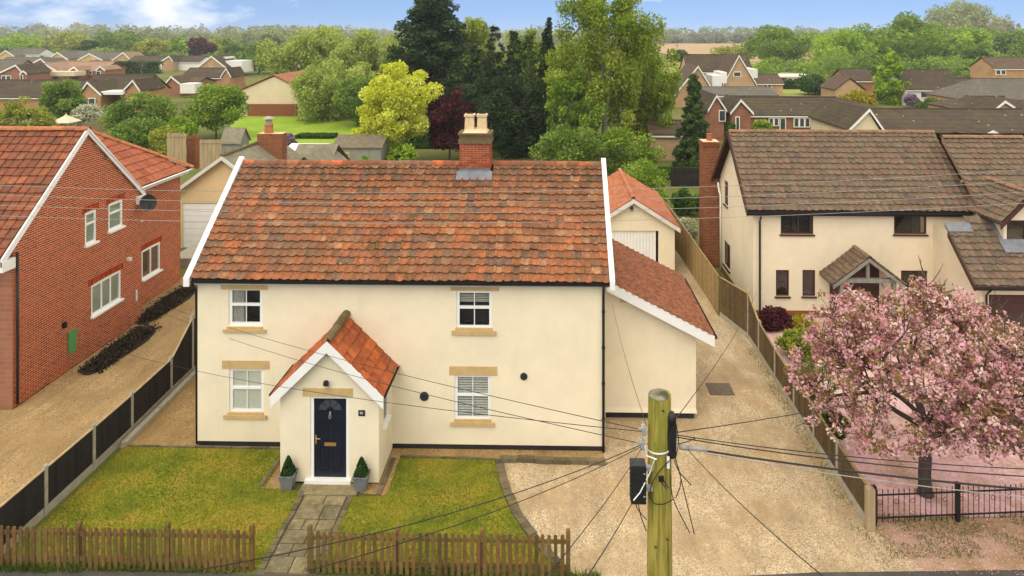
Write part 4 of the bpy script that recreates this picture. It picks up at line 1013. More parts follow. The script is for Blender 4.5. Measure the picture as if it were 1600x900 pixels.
tile_roof(rroof, ro, (1, 0, 0), rsv, 9.15, rsv.length, .285, .29, 'right_tile', 'pan', 300, wave=.01)
ridge_run(rroof, (7.92, HRY, HRZ + .03), (17.1, HRY, HRZ + .03), .13, .42, 'ridge_buff')
for X in (7.86,):
    for y0 in (27.9, 34.15):
        b = MB(); b.obox(V((X, y0, HEZ - .20)), V((0, HRY - y0, HRZ + .04 - HEZ + .0)), V((.055, 0, 0)), V((0, 0, .24))); b.build('bargeboard', 'brown_frame', rh)
one(lambda b: gutter(b, (7.9, 27.93, HEZ - .02), (17.0, 27.93, HEZ - .02), .075), 'gutter', 'black', rh)
bx('fascia', 'black', rh, 7.95, 28.06, HEZ - .22, 17.0, 28.10, HEZ - .04)
one(lambda b: b.tube([(8.50, 27.95, HEZ - .06), (8.50, 28.16, HEZ - .35), (8.50, 28.24, HEZ - .5), (8.50, 28.24, .1)], .04, 8), 'downpipe', 'black', rh, smooth=True)
one(lambda b: b.tube([(8.1, 33.7, HEZ - .1), (8.12, 33.6, HEZ - .45), (8.17, 33.5, HEZ - .7), (8.17, 33.5, .1)], .045, 8), 'downpipe', 'white', rh, smooth=True)
# stack on the gable
b = MB(); b.box(7.46, 34.1, 0, 8.26, 34.95, 6.25); st = b.build('chimney', 'mortar', rh)
b = MB()
for r in range(83): course(b, r * .0752, 7.46, 8.26, 34.1, 34.95, .0752, .012, r % 2)
for r in range(3): course(b, 6.0 + r * .0752, 7.42, 8.30, 34.06, 34.99, .0752, .014, r % 2)
b.build('brickwork', 'brick_brown', st, kind='stuff')
b = MB(); b.lathe((7.86, 34.5, 6.25), [(.15, 0), (.13, .28), (.15, .3), (.15, .34), (.12, .34)], 12); b.build('chimney_pot', 'ridge_orange', st)
# lower wing with the garage and dormer
GY, GEZ = 25.2, 2.6
b = MB(); b.face([(15.55, GY, 0), (15.85, GY, 0), (15.85, GY, GEZ), (15.55, GY, GEZ)]); b.face([(15.85, GY, 2.15), (25, GY, 2.15), (25, GY, GEZ), (15.85, GY, GEZ)]); b.face([(15.55, GY, 0), (15.55, GY, GEZ), (15.55, 26.5, 3.85), (15.55, HY, 3.85), (15.55, HY, 0)])
b.build('garage_wall', 'cream2', rh)
b = MB(); b.box(15.86, GY + .10, 0, 20.5, GY + .15, 2.15); gd = b.build('garage_door', 'brown_frame', rh)
b = MB()
for i in range(1, 6): b.box(15.90, GY + .085, .36 * i, 20.4, GY + .102, .36 * i + .02)
b.build('door_rib', 'brown_frame', gd)
go = V((15.12, 24.8, GEZ)); gsl = .866; gv = V((0, 5.2, 5.2 * gsl)); cg = 1 / math.sqrt(1 + gsl * gsl)
b = MB(); q = V((0, 0, -.035)); z_ = lambda y: GEZ + (y - 24.8) * gsl - .035
b.face([(15.12, 24.8, z_(24.8)), (25, 24.8, z_(24.8)), (25, 26.4, z_(26.4)), (15.12, 26.4, z_(26.4))]); b.face([(15.12, 26.4, z_(26.4)), (16.92, 26.4, z_(26.4)), (16.92, 26.72, z_(26.72)), (15.12, 26.72, z_(26.72))]); b.face([(16.05, 26.72, z_(26.72)), (16.95, 26.72, z_(26.72)), (16.95, 27.05, z_(27.05)), (16.05, 27.05, z_(27.05))]); b.face([(16.9, 26.4, z_(26.4)), (25, 26.4, z_(26.4)), (20.3, 30, z_(30)), (16.9, 30, z_(30))]); groof = b.build('roof', 'right_tile', rh)
def in_garage(a, bb):
    X, Y = 15.12 + a, 24.8 + bb * cg
    if (X < 16.05 and Y > 26.6) or (X < 16.95 and Y > 27.0): return False
    return X < 20.3 + (30 - Y) * .9
tile_roof(groof, go, (1, 0, 0), gv, 9.6, gv.length, .285, .29, 'right_tile', 'pan', 300, inside=in_garage)
ridge_run(groof, (16.85, 30, z_(30) + .06), (20.3, 30, z_(30) + .06), .13, .42, 'ridge_buff')
one(lambda b: gutter(b, (15.1, 24.78, GEZ - .03), (25, 24.78, GEZ - .03), .075), 'gutter', 'black', rh)
bx('fascia', 'black', rh, 15.15, 24.9, GEZ - .2, 25, 24.94, GEZ - .04)
b = MB(); b.obox(V((15.05, 24.75, GEZ - .16)), V((0, 1.65, 1.65 * gsl)), V((.06, 0, 0)), V((0, 0, .22))); b.build('bargeboard', 'brown_frame', rh)
b = MB(); b.obox(V((16.84, 26.4, z_(26.4) - .12)), V((0, 3.6, 3.6 * gsl)), V((.05, 0, 0)), V((0, 0, .2))); b.build('bargeboard', 'ridge_buff', rh)
b = MB(); b.obox(V((15.1, 26.42, z_(26.42) + .095)), V((.95, 0, 0)), V((0, .30, .30 * gsl)), V((0, -.02, .03))); b.build('lead_capping', 'lead', rh); bx('garage_ceiling', 'cream2', rh, 15.58, 26.7, 3.2, 16.9, HY, 3.3)
one(lambda b: b.tube([(15.75, 24.8, GEZ - .08), (15.72, 25.0, GEZ - .3), (15.72, 25.12, GEZ - .45), (15.72, 25.12, .05)], .04, 8), 'downpipe', 'black', rh, smooth=True)
DX0, DX1, DY = 17.0, 18.6, 26.15; dm = 17.8
dz0 = GEZ + (DY - 24.8) * gsl - .02
b = MB()
wall_holes(b, (DX0, DY, dz0 - .3), (1, 0, 0), (0, -1, 0), DX1 - DX0, 4.64 - dz0 + .3, [(.12, DX1 - DX0 - .12, .36, 4.60 - dz0 + .3)], .1, top=[(0, 4.64 - dz0 + .3), (DX1 - DX0, 4.64 - dz0 + .3), (.8, 5.48 - dz0 + .3)])
b.face([(DX0, DY, dz0 - .3), (DX0, DY, 4.64), (DX0, 28.6, 4.64), (DX0, 28.6, dz0 - .3)]); b.face([(DX1, DY, dz0 - .3), (DX1, DY, 4.64), (DX1, 28.6, 4.64), (DX1, 28.6, dz0 - .3)][::-1])
b.build('dormer_wall', 'cream2', rh)
window(rh, (DX0 + .12, DY, dz0 + .06), (1, 0, 0), (0, -1, 0), DX1 - DX0 - .24, 4.60 - dz0 - .06, 'brown_frame', rows=(), cols=(.5,), inset=.03, fw=.06)
one(lambda b: (b.obox(V((DX0 - .2, DY - .42, dz0 - .25)), V((DX1 - DX0 + .4, 0, 0)), V((0, .42, .365)), V((0, -.02, .03))), b.obox(V((DX0 - .16, DY, dz0 + .06)), V((.155, 0, .02)), V((0, 1.0, 1.0 * gsl)), V((0, 0, .03)))), 'lead_flashing', 'lead', rh)
for sg in (-1, 1):
    lo = V((dm + sg * 1.07, 25.85, 4.58)); sv = V((-sg * 1.07, 0, 1.10))
    b = MB(); b.obox(lo + V((0, .02, -.06)), sv, V((0, 3.6, 0)), V((0, 0, .045))); dr = b.build('dormer_roof', 'right_tile', rh)
    tile_roof(dr, lo, (0, 1, 0), sv, 3.6, sv.length, .24, .24, 'right_tile', 'pan', 120, inside=lambda a, bb: 25.85 + a < 24.8 + (4.58 + bb * .717 - GEZ) / gsl + .35)
    b = MB(); b.obox(V((dm + sg * 1.10, 25.82, 4.58 - .25)), V((-sg * 1.10, 0, 1.13)), V((0, .05, 0)), V((0, 0, .21))); b.build('bargeboard', 'brown_frame', rh)
    one(lambda b: gutter(b, (dm + sg * 1.11, 25.85, 4.56), (dm + sg * 1.11, 27.1, 4.56), .06), 'gutter', 'black', rh)
ridge_run(rh, (dm, 25.83, 5.70), (dm, 28.9, 5.70), .12, .42, 'ridge_buff')
# timber porch canopy
cpx, cy0 = 12.36, 26.95
for sg in (-1, 1):
    lo = V((cpx + sg * 1.42, cy0, 1.80)); sv = V((-sg * 1.42, 0, 1.08))
    b = MB(); b.obox(lo + V((0, .02, -.06)), sv, V((0, HY - cy0 - .02, 0)), V((0, 0, .045))); cr_ = b.build('canopy_roof', 'right_tile', rh)
    tile_roof(cr_, lo, (0, 1, 0), sv, HY - cy0, sv.length, .225, .22, 'right_tile', 'pan', 80)
    b = MB(); b.obox(V((cpx + sg * 1.40, cy0 - .02, 1.80 - .16)), V((-sg * 1.40, 0, 1.07)), V((0, .06, 0)), V((0, 0, .15))); b.build('bargeboard', 'timber_grey', rh)
    b = MB(); b.box(cpx + sg * 1.02 - .07, cy0 + .1, .0, cpx + sg * 1.02 + .07, cy0 + .24, 1.86); b.build('canopy_post', 'timber_grey', rh)
    b = MB(); b.obox(V((cpx + sg * .95, cy0 + .13, 1.25)), V((-sg * .4, 0, .5)), V((0, .1, 0)), V((0, 0, .12))); b.build('canopy_brace', 'timber_grey', rh)
b = MB(); b.prism([(cpx - 1.0, HY - .03, .25), (cpx + 1.0, HY - .03, .25), (cpx + 1.0, HY - .03, 1.95), (cpx, HY - .03, 2.65), (cpx - 1.0, HY - .03, 1.95)], (0, .028, 0)); b.build('porch_shade_panel', 'brown_frame', rh)  # dark panel added: canopy shade, door and side windows put into one colour
bx('canopy_beam', 'timber_grey', rh, cpx - 1.25, cy0 + .09, 1.86, cpx + 1.25, cy0 + .25, 2.02)
bx('king_post', 'timber_grey', rh, cpx - .06, cy0 + .11, 2.02, cpx + .06, cy0 + .22, 2.7)
ridge_run(rh, (cpx, cy0 - .03, 2.87), (cpx, HY, 2.87), .11, .38, 'ridge_buff')

# ================================================================== GARAGES AND OUTBUILDINGS BEHIND
# pale garage with a red roof
gx, gy0, gy1 = 3.86, 33.0, 39.4
g1 = thing('garage', 'cream garage with bright red tiled gable roof and white door behind the lean-to', 'garage', (gx, gy0, 0))
gw, ge, gr = 2.0, 2.42, 3.68
gdo = rrect(960, 1029, 364, 420, gy0)
b = MB(); x0, x1 = gx - gw, gx + gw
wall_holes(b, (x0, gy0, 0), (1, 0, 0), (0, -1, 0), 2 * gw, ge, [(.35, gdo[1] - x0, 0, 2.12)], .15, top=[(0, ge), (2 * gw, ge), (gw, gr - .05)])
b.face([(x1, gy0, 0), (x1, gy1, 0), (x1, gy1, ge), (x1, gy0, ge)]); b.face([(x0, gy1, 0), (x0, gy0, 0), (x0, gy0, ge), (x0, gy1, ge)]); b.face([(x1, gy1, 0), (x0, gy1, 0), (x0, gy1, ge), (gx, gy1, gr), (x1, gy1, ge)]); b.build('wall', 'cream', g1)
b = MB()
for i in range(18): b.box(x0 + .36 + i * .153, gy0 + .09, .02, x0 + .36 + i * .153 + .143, gy0 + .13, 2.1)
b.build('garage_door', 'white', g1, kind='stuff')
rs = (gr - ge) / gw
for sg in (-1, 1):
    lo = V((gx + sg * (gw + .2), gy0 - .28, ge - .2 * rs + .06)); sv = V((-sg * (gw + .2), 0, gr - ge + .2 * rs))
    b = MB(); b.obox(lo + V((0, .02, -.05)), sv, V((0, gy1 - gy0 + .4, 0)), V((0, 0, .04))); gg = b.build('roof', 'garage_tile', g1)
    tile_roof(gg, lo, (0, 1, 0), sv, gy1 - gy0 + .45, sv.length, .3, .3, 'garage_tile', 'plain', 150, jit=.4)
    b = MB(); b.obox(V((gx + sg * (gw + .22), gy0 - .32, ge - .22 * rs - .17)), V((-sg * (gw + .22), 0, gr - ge + .22 * rs)), V((0, .05, 0)), V((0, 0, .2))); b.build('bargeboard', 'white_dirty', g1)
ridge_run(g1, (gx, gy0 - .3, gr + .07), (gx, gy1 + .15, gr + .07), .12, .42, 'ridge_orange')
c = P(987, 325, Y=gy0); b = MB(); b.lathe((c.x, gy0 - .08, c.z - .1), [(.06, 0), (.09, .04), (.05, .14), (.03, .2)], 10); b.build('outside_lamp', 'black', g1)
# buff garage at the back left
gx, gy0, gy1 = -17.78, 36.5, 43.0
g2 = thing('garage', 'buff garage with white up-and-over door and mossy grey roof behind the brick house', 'garage', (gx, gy0, 0))
gw, ge, gr = 2.36, 3.28, 4.98
b = MB(); x0, x1 = gx - gw, gx + gw
dd0, dd1 = x0 + .1, x1 - .3
wall_holes(b, (x0, gy0, 0), (1, 0, 0), (0, -1, 0), 2 * gw, ge, [(.1, 2 * gw - .3, 0, 2.45)], .12, top=[(0, ge), (2 * gw, ge), (gw, gr - .05)])
b.face([(x1, gy0, 0), (x1, gy1, 0), (x1, gy1, ge), (x1, gy0, ge)]); b.face([(x0, gy1, 0), (x0, gy0, 0), (x0, gy0, ge), (x0, gy1, ge)]); b.face([(x1, gy1, 0), (x0, gy1, 0), (x0, gy1, ge), (gx, gy1, gr), (x1, gy1, ge)]); b.build('wall', 'buff', g2)
b = MB()
for i in range(7): b.box(dd0, gy0 + .05, .02 + i * .345, dd1, gy0 + .09, .02 + i * .345 + .332)
b.build('garage_door', 'white', g2, kind='stuff')
rs = (gr - ge) / gw
for sg in (-1, 1):
    b = MB(); b.obox(V((gx + sg * (gw + .25), gy0 - .25, ge - .25 * rs)), V((-sg * (gw + .25), 0, gr - ge + .25 * rs)), V((0, gy1 - gy0 + .5, 0)), V((0, 0, .07))); b.build('roof', 'grey_roof', g2)
    b = MB(); b.obox(V((gx + sg * (gw + .27), gy0 - .3, ge - .27 * rs - .16)), V((-sg * (gw + .27), 0, gr - ge + .27 * rs)), V((0, .05, 0)), V((0, 0, .21))); b.build('bargeboard', 'white_dirty', g2)
ridge_run(g2, (gx, gy0 - .28, gr + .06), (gx, gy1 + .3, gr + .06), .12, .5, 'ridge_moss')
# concrete step in front of it
finish(bx('concrete_slab', 'concrete', None, -19.1, 33.6, 0, -17.75, 35.6, .42, loc=(-18.4, 34.6, 0)), 'pale concrete block lying in front of the buff garage', 'slab')
# outbuilding with chimney
ob = thing('outbuilding', 'grey roofed outbuilding with a capped brick chimney behind the cottage', 'outbuilding', (-15.2, 41.5, 0))
b = MB(); b.box(-16.8, 43.1, 0, -14.7, 48, 2.7); b.box(-16.6, 41.3, 0, -13.6, 43.1, 2.7); b.build('wall', 'brick_brown', ob)
def gable_roof(b, x0, x1, y0, y1, ez, rz, axis, th=.08, over=.2):
    if axis == 'x':
        ym = (y0 + y1) / 2; s = (rz - ez) / (ym - y0)
        for (ya, sg) in ((y0 - over, 1), (y1 + over, -1)):
            b.obox(V((x0 - over, ya, ez - over * s)), V((x1 - x0 + 2 * over, 0, 0)), V((0, (ym - ya), rz - ez + over * s)), V((0, 0, th)))
    else:
        xm = (x0 + x1) / 2; s = (rz - ez) / (xm - x0)
        for xa in (x0 - over, x1 + over):
            b.obox(V((xa, y0 - over, ez - over * s)), V((xm - xa, 0, rz - ez + over * s)), V((0, y1 - y0 + 2 * over, 0)), V((0, 0, th)))
b = MB(); gable_roof(b, -16.9, -14.6, 43.1, 48, 2.7, 4.1, 'x'); gable_roof(b, -16.7, -13.5, 41.3, 45.5, 2.75, 4.1, 'y'); b.build('roof', 'grey_roof', ob)
b = MB(); b.prism([(-16.6, 41.3, 2.7), (-13.6, 41.3, 2.7), (-15.1, 41.3, 4.0)], (0, .1, 0)); b.build('gable', 'grey_roof', ob)
ca, cb = P(402, 230, Y=40.5), P(441, 230, Y=40.5)
b = MB(); b.box(ca.x, 40.5, 0, cb.x, 41.2, P(420, 209, Y=40.5).z); cst = b.build('chimney', 'mortar', ob)
b = MB(); zt = P(420, 209, Y=40.5).z
for r in range(int((zt - 1.6) / .0752)): course(b, zt - (r + 1) * .0752, ca.x, cb.x, 40.5, 41.2, .0752, .012, r % 2)
b.build('brickwork', 'brick_brown', cst, kind='stuff')
cx_ = P(420, 210, Y=40.85).x
b = MB(); b.lathe((cx_, 40.85, zt), [(.27, 0), (.24, .42), (.27, .44), (.27, .5)], 12); b.build('chimney_pot', 'ridge_orange', cst)
b = MB(); b.lathe((cx_, 40.85, zt + .5), [(.2, 0), (.2, .34)], 12); b.lathe((cx_, 40.85, zt + .84), [(.36, 0), (.34, .06), (.05, .16)], 12); b.build('pot_cowl', 'concrete', cst)
def shed(name, label, cat, x0p, x1p, ytop, yeave, Y, d, wallm, roofm, axis='x', base=0.0, over=.15, door=None):
    a, c = P(x0p, yeave, Y=Y), P(x1p, yeave, Y=Y)
    rz = P(x0p, ytop, Y=Y + d / 2 if axis == 'x' else Y).z
    t = thing(name, label, cat, ((a.x + c.x) / 2, Y, 0))
    b = MB(); b.box(a.x, Y, 0, c.x, Y + d, a.z)
    if axis == 'x':
        for X in (a.x, c.x - .05): b.prism([(X, Y, a.z), (X, Y + d, a.z), (X, Y + d / 2, rz - .05)], (.05, 0, 0))
    else: b.prism([(a.x, Y, a.z), (c.x, Y, a.z), ((a.x + c.x) / 2, Y, rz - .05)], (0, .05, 0))
    b.build('wall', wallm, t)
    b = MB(); gable_roof(b, a.x, c.x, Y, Y + d, a.z, rz, axis, .06, over); b.build('roof', roofm, t)
    return t, a, c
t, a, c = shed('summer_house', 'grey boarded summer house with brown felt roof and yellow doors behind the cottage ridge', 'shed', 521, 595, 211, 230, 56, 3.4, 'shed_grey', 'felt')
w = rrect(525, 546, 232, 262, 56)
b = MB(); b.box(w[0], 55.95, .1, w[1], 56.0, 1.8); dd = b.build('double_door', 'gold_wood', t)
for k in (0, 1):
    x0 = w[0] + .12 + k * (w[1] - w[0]) / 2; bx('pane', 'far_glass', dd, x0, 55.93, .8, x0 + (w[1] - w[0]) / 2 - .22, 55.952, 1.62)
t, a, c = shed('metal_shed', 'pale metal garden shed with white sheet roof behind the outbuilding', 'shed', 447, 503, 225, 236, 55, 3.0, 'shed_sheet', 'far_white')
t, a, c = shed('playhouse', 'small grey wooden playhouse with steep felt roof on the back garden boundary', 'playhouse', 346, 374, 200, 222, 60, 1.9, 'shed_grey', 'grey_roof')
b = MB(); b.box(c.x - .02, 60.5, .9, c.x + .03, 61.4, 1.5); w_ = b.build('window', 'white', t); bx('pane', 'far_glass', w_, c.x + .01, 60.58, .97, c.x + .045, 61.32, 1.43)
fp = thing('garden_gazebo', 'small open gazebo with a pale pointed canvas roof behind the brick house', 'gazebo', (P(103, 190, Y=72).x, 72, 0))
cc = P(103, 190, Y=72)
b = MB(); b.lathe((cc.x, 72, 2.05), [(1.45, 0), (1.42, .06), (.3, .62), (.06, .82), (.03, 1.0)], 4, rot=math.pi / 4); b.build('canopy', 'far_cream', fp)
for sx in (-1, 1):
    for sy in (-1, 1): bx('leg', 'timber_grey', fp, cc.x + sx * .95 - .05, 72 + sy * .95 - .05, 0, cc.x + sx * .95 + .05, 72 + sy * .95 + .05, 2.06)
# old fence panels in the back gardens
def old_panel(x0, x1, yt, Y, mat, label, h=1.8, ry=0.0):
    a, c = P(x0, yt, Y=Y), P(x1, yt, Y=Y + ry)
    t = thing('fence_panel', label, 'fence panel', ((a.x + c.x) / 2, Y, 0), 'old fence panels in the back gardens')
    b = MB(); d = V((c.x - a.x, ry, 0)); k = max(4, int(d.length / .16)); st = d / k; dn = d.normalized(); n = V((dn.y, -dn.x, 0))
    for i in range(k): b.obox(a * 1.0 + st * i + n * (.02 * (i % 2)) - V((0, 0, a.z)), st * .96, n * .02, V((0, 0, a.z + R.uniform(-.02, .02))), 0, R.random())
    b.build('boards', mat, t, kind='stuff')
    for z in (.35, a.z - .3):
        b = MB(); b.obox(V((a.x, a.y, z)) + n * .045, d, n * .04, V((0, 0, .08))); b.build('rail', mat, t)
    return t
old_panel(261, 291, 208, 57, 'wood_bare', 'weathered pale fence panel left of the rusty red one in the back garden')
old_panel(292, 312, 212, 58, 'brick_brown', 'rust red panel between two pale fence panels in the back garden')
old_panel(312, 346, 218, 56, 'wood_bare', 'leaning pale fence panel beside the grey playhouse')
old_panel(124, 178, 196, 74, 'wood_bare', 'long grey fence run beside the gazebo', ry=10)
old_panel(1048, 1096, 262, 52, 'board_dark', 'dark boarded fence left of the right hand chimney stack')
c = P(277, 252, Z=0.4); finish(one(lambda b: (b.box(c.x - .3, c.y - .25, 0.02, c.x + .3, c.y + .25, .62), b.box(c.x - .34, c.y - .29, .62, c.x + .34, c.y + .29, .72)), 'storage_box', 'blue_plastic', loc=(c.x, c.y, .02)), 'blue plastic box on the grass behind the brick house', 'box')

# ================================================================== FENCES
def feather(parent, p0, p1, h0, h1, mat, bw, z0=.15, side=1, kind='stuff'):
    p0, p1 = V(p0), V(p1); d = p1 - p0; d.z = 0; k = max(2, round(d.length / bw)); st = d / k; dn = d.normalized(); n = V((dn.y, -dn.x, 0)) * side
    b = MB()
    for i in range(k):
        t0 = i / k; h = h0 + (h1 - h0) * (t0 + .5 / k)
        b.obox(p0 + st * i - dn * .008 + n * R.uniform(0, .004) + V((0, 0, z0)), st + dn * .012 + n * .014, n * .014, V((0, 0, h - z0 + R.uniform(-.006, .006))), 0, R.random())
    return b.build('panel_boards', mat, parent, kind=kind)
def board_fence(name, label, posts, mats, side, post_mat='concrete', cap_mat=None, pw=.10, gravel=True):
    t = thing(name, label, 'fence', (posts[0][0], posts[0][1], 0))
    for i, (x, y, h, ph) in enumerate(posts):
        if ph: 
            b = MB(); b.box(x - pw / 2, y - pw / 2, 0, x + pw / 2, y + pw / 2, ph); b.prism([(x - pw / 2, y - pw / 2, ph), (x + pw / 2, y - pw / 2, ph), (x, y - pw / 2, ph + .05)], (0, pw, 0)); b.build('post', post_mat, t)
    for i in range(len(posts) - 1):
        (x0, y0, h0, _), (x1, y1, h1, _) = posts[i], posts[i + 1]
        d = V((x1 - x0, y1 - y0, 0)); dn = d.normalized(); n = V((dn.y, -dn.x, 0)) * side
        p0 = V((x0, y0, 0)) + dn * pw * .5; p1 = V((x1, y1, 0)) - dn * pw * .5
        ha, hb = (h0, h1)
        feather(t, p0, p1, ha, hb, mats[min(i, len(mats) - 1)], .115, .22 if gravel else .03, side)
        L = p1 - p0
        if gravel:
            b = MB(); b.obox(p0 + n * -.02, L, n * .05, V((0, 0, .22))); b.build('gravel_board', post_mat, t)
        b = MB(); b.obox(p0 - n * .02 + V((0, 0, ha + .003)), L + V((0, 0, hb - ha)), n * .06, V((0, 0, .025))); b.build('capping', cap_mat or mats[min(i, len(mats) - 1)], t)
    return t
board_fence('board_fence', 'low black boarded fence with concrete posts between the left drive and lawn', [(-12.32, 14.5, 1.12, 1.2), (-12.30, 16.25, 1.12, 1.20), (-12.28, 17.95, 1.12, 1.20), (-12.28, 19.6, 1.12, 1.20), (-12.34, 21.75, 1.12, 1.20), (-12.36, 23.1, 1.85, 2.0), (-12.3, 25.0, 1.85, 1.95), (-12.3, 26.8, 1.85, 1.95), (-12.3, 28.6, 1.85, 1.95)], ['board_dark'], 1, cap_mat='wood_bare')
board_fence('driveway_fence', 'brown boarded fence with concrete posts along the right of the gravel driveway', [(FX, 16.32, .95, 0), (FX, 18.0, .95, 1.0), (FX, 19.6, 1.0, 1.05), (FX, 21.2, 1.0, 1.05), (FX, 23.0, 1.05, 1.1), (FX, 24.8, 1.2, 1.28), (FX, 26.15, 1.72, 1.85), (6.86, 28.25, 1.62, 0)], ['board_brown'], -1, cap_mat='board_pale')
board_fence('tall_fence', 'tall newer pale boarded fence beside the red roofed garage', [(6.84, 28.30, 1.62, 0), (6.80, 30.1, 1.66, 0), (6.75, 31.9, 1.7, 0), (6.70, 33.7, 1.75, 0), (6.64, 35.5, 1.8, 0), (6.58, 37.3, 1.85, 0), (6.5, 39.1, 1.85, 0), (6.4, 41, 1.85, 0), (6.3, 43, 1.85, 0)], ['board_pale'], -1, post_mat='board_pale', pw=.08, gravel=False)
finish(one(lambda b: (b.box(FX - .09, 16.14, 0, FX + .09, 16.30, .98), b.prism([(FX - .09, 16.14, .98), (FX + .09, 16.14, .98), (FX, 16.14, 1.03)], (0, .16, 0))), 'gate_post', 'wood_bare', loc=(FX, 16.22, 0)), 'stout pale wooden post at the driveway end of the black railings', 'post')
finish(one(lambda b: [b.box(8.30 + .0 + i * .001, 26.5, .0, 8.33, 28.2, 1.5) for i in range(1)], 'side_panel', 'board_brown', loc=(8.3, 27.3, 0)), 'short green brown fence panel against the corner of the cream house', 'fence panel') if False else None
# picket fences
def picket_mesh(seed):
    r = random.Random(seed); w, h, t = .078 + r.uniform(-.004, .004), .90 + r.uniform(-.015, .012), .02
    b = MB(); pr = [(0, 0, 0), (w, 0, 0), (w, 0, h - .03)] + [(w / 2 + w / 2 * math.cos(x), 0, h - .03 + .03 * math.sin(x)) for x in (.6, 1.2, 1.95, 2.55)] + [(0, 0, h - .03)]
    b.prism(pr, (0, t, 0)); me = bpy.data.meshes.new('picket'); me.from_pydata(b.v, [], b.f); me.materials.append(M['picket']); return me
pk = [picket_mesh(i) for i in range(5)]
def picket_fence(label, xa, xb, posts, Y=14.6):
    a, c = P(xa, 838, Y=Y).x, P(xb, 838, Y=Y).x
    t = thing('picket_fence', label, 'fence', ((a + c) / 2, Y, 0), 'picket fences along the front of the garden')
    n = round((c - a) / .139)
    for i in range(n):
        x = a + (c - a) * i / n + R.uniform(-.006, .006)
        place(R.choice(pk), 'picket', t, Matrix.Translation((x, Y, R.uniform(-.008, .01) + .03)) @ Matrix.Rotation(R.uniform(-.014, .014), 4, 'Y'))
    for z in (.20, .74): bx('rail', 'picket', t, a - .02, Y + .022, z, c + .05, Y + .062, z + .075)
    for px in posts:
        x = P(px, 838, Y=Y).x
        b = MB(); b.box(x - .045, Y + .064, 0, x + .045, Y + .154, .96); b.lathe((x, Y + .109, .96), [(.06, 0), (.05, .03), (.0, .045)], 4, rot=math.pi / 4); b.build('post', 'picket', t)
    return t
picket_fence('weathered brown picket fence in front of the left lawn', -90, 388, (-20, 118, 257, 390))
picket_fence('weathered brown picket fence in front of the right lawn', 483, 886, (481, 620, 753, 888))
# black iron railings in front of the cherry
ra = thing('iron_railing', 'black iron railing with spiked bars in front of the cherry tree', 'railing', (FX + .2, 16.35, 0))
A_, B_ = V((FX + .14, 16.36, 0)), V((15.5, 17.0, 0)); dn = (B_ - A_).normalized(); L = (B_ - A_).length
for z in (.16, .70): b = MB(); b.obox(A_ + V((0, -.012, z)), B_ - A_, V((0, .024, 0)), V((0, 0, .03))); b.build('rail', 'iron', ra)
b = MB(); b.tube([(0, 0, .06), (0, 0, .80)], .008, 6); b.lathe((0, 0, .80), [(.016, 0), (.012, .02), (.0, .07)], 6)
bar = bpy.data.meshes.new('bar'); bar.from_pydata([tuple(v) for v in b.v], [], b.f); bar.materials.append(M['iron'])
for i in range(int(L / .132)): place(bar, 'bar', ra, Matrix.Translation(A_ + dn * (.1 + i * .132)))
b = MB()
for i in range(int(L / .4)):
    p = A_ + dn * (.1 + i * .4 + .066) + V((0, 0, .55)); n = 10
    b.tube([p + (dn * math.cos(2 * math.pi * j / n) + V((0, 0, math.sin(2 * math.pi * j / n)))) * .055 for j in range(n + 1)], .006, 5, cap=False)
b.build('ring_ornaments', 'iron', ra, kind='stuff')
for s in (0.02, 2.08, 4.14, 6.2): p = A_ + dn * s; bx('post', 'iron', ra, p.x - .045, p.y - .045, 0, p.x + .045, p.y + .045, .94)

# ================================================================== THE POLE AND ITS CABLES
PB = P(1032, 620, Y=8.5); pbx = PB.x - .012
pole = thing('telegraph_pole', 'greenish wooden telegraph pole carrying black boxes and cables', 'pole', (pbx, 8.5, 0))
def shaft(b):
    n = 20; zs = [0, 1, 2, 3, 4, 4.6, 5.2, 5.6, 6, 6.4, 6.8, 7.1, 7.2]; top = 7.22
    vs = []
    rr = random.Random(3); ph = [rr.uniform(0, 6.28) for _ in range(5)]
    for z in zs:
        r = .186 - .0062 * z
        for j in range(n):
            t = 2 * math.pi * j / n
            k = 1 + .02 * math.sin(3 * t + ph[0]) + .012 * math.sin(7 * t + ph[1] + z * .3)
            vs.append((pbx + r * k * math.cos(t), 8.5 + r * k * math.sin(t), z + (.012 * math.sin(t + 1) if z == 7.2 else 0)))
    k = len(zs); fs = [(i * n + j, i * n + (j + 1) % n, (i + 1) * n + (j + 1) % n, (i + 1) * n + j) for i in range(k - 1) for j in range(n)] + [tuple(range((k - 1) * n, k * n))]
    b.mesh(vs, fs)
m = NT('pole_wood')
c1 = m.ramp(m.noise(5, detail=7, stretch=(5, 5, .35)), [(.28, srgb(92, 84, 34)), (.48, srgb(142, 130, 56)), (.62, srgb(168, 150, 74)), (.78, srgb(124, 116, 48))])
c1 = m.mix(m.ramp(m.noise(1.1, detail=5), [(.45, m.grey(0)), (.65, m.grey(.55))]), c1, srgb(116, 128, 46))
c1 = m.mix(m.ramp(m.noise(9, detail=3, stretch=(7, 7, .22)), [(.63, m.grey(0)), (.68, m.grey(.8))]), c1, srgb(60, 52, 26))
M['pole_wood'] = m.done(c1, .9, m.noise(9, detail=6, stretch=(7, 7, .3)), .7, .02, .2)
M['pole_top'] = tiled('split_grey_pole_top', [(0, srgb(120, 116, 92)), (1, srgb(160, 154, 126))], srgb(52, 50, 34), (.48, .58))
one(shaft, 'shaft', 'pole_wood', pole, smooth=False)
one(lambda b: b.lathe((pbx, 8.5, 7.195), [(.138, 0), (.135, .012), (.1, .016)], 20), 'pole_cap', 'pole_top', pole)
def at(px, py, Y=8.3): return P(px, py, Y=Y)
c = at(1049, 652, 8.42)
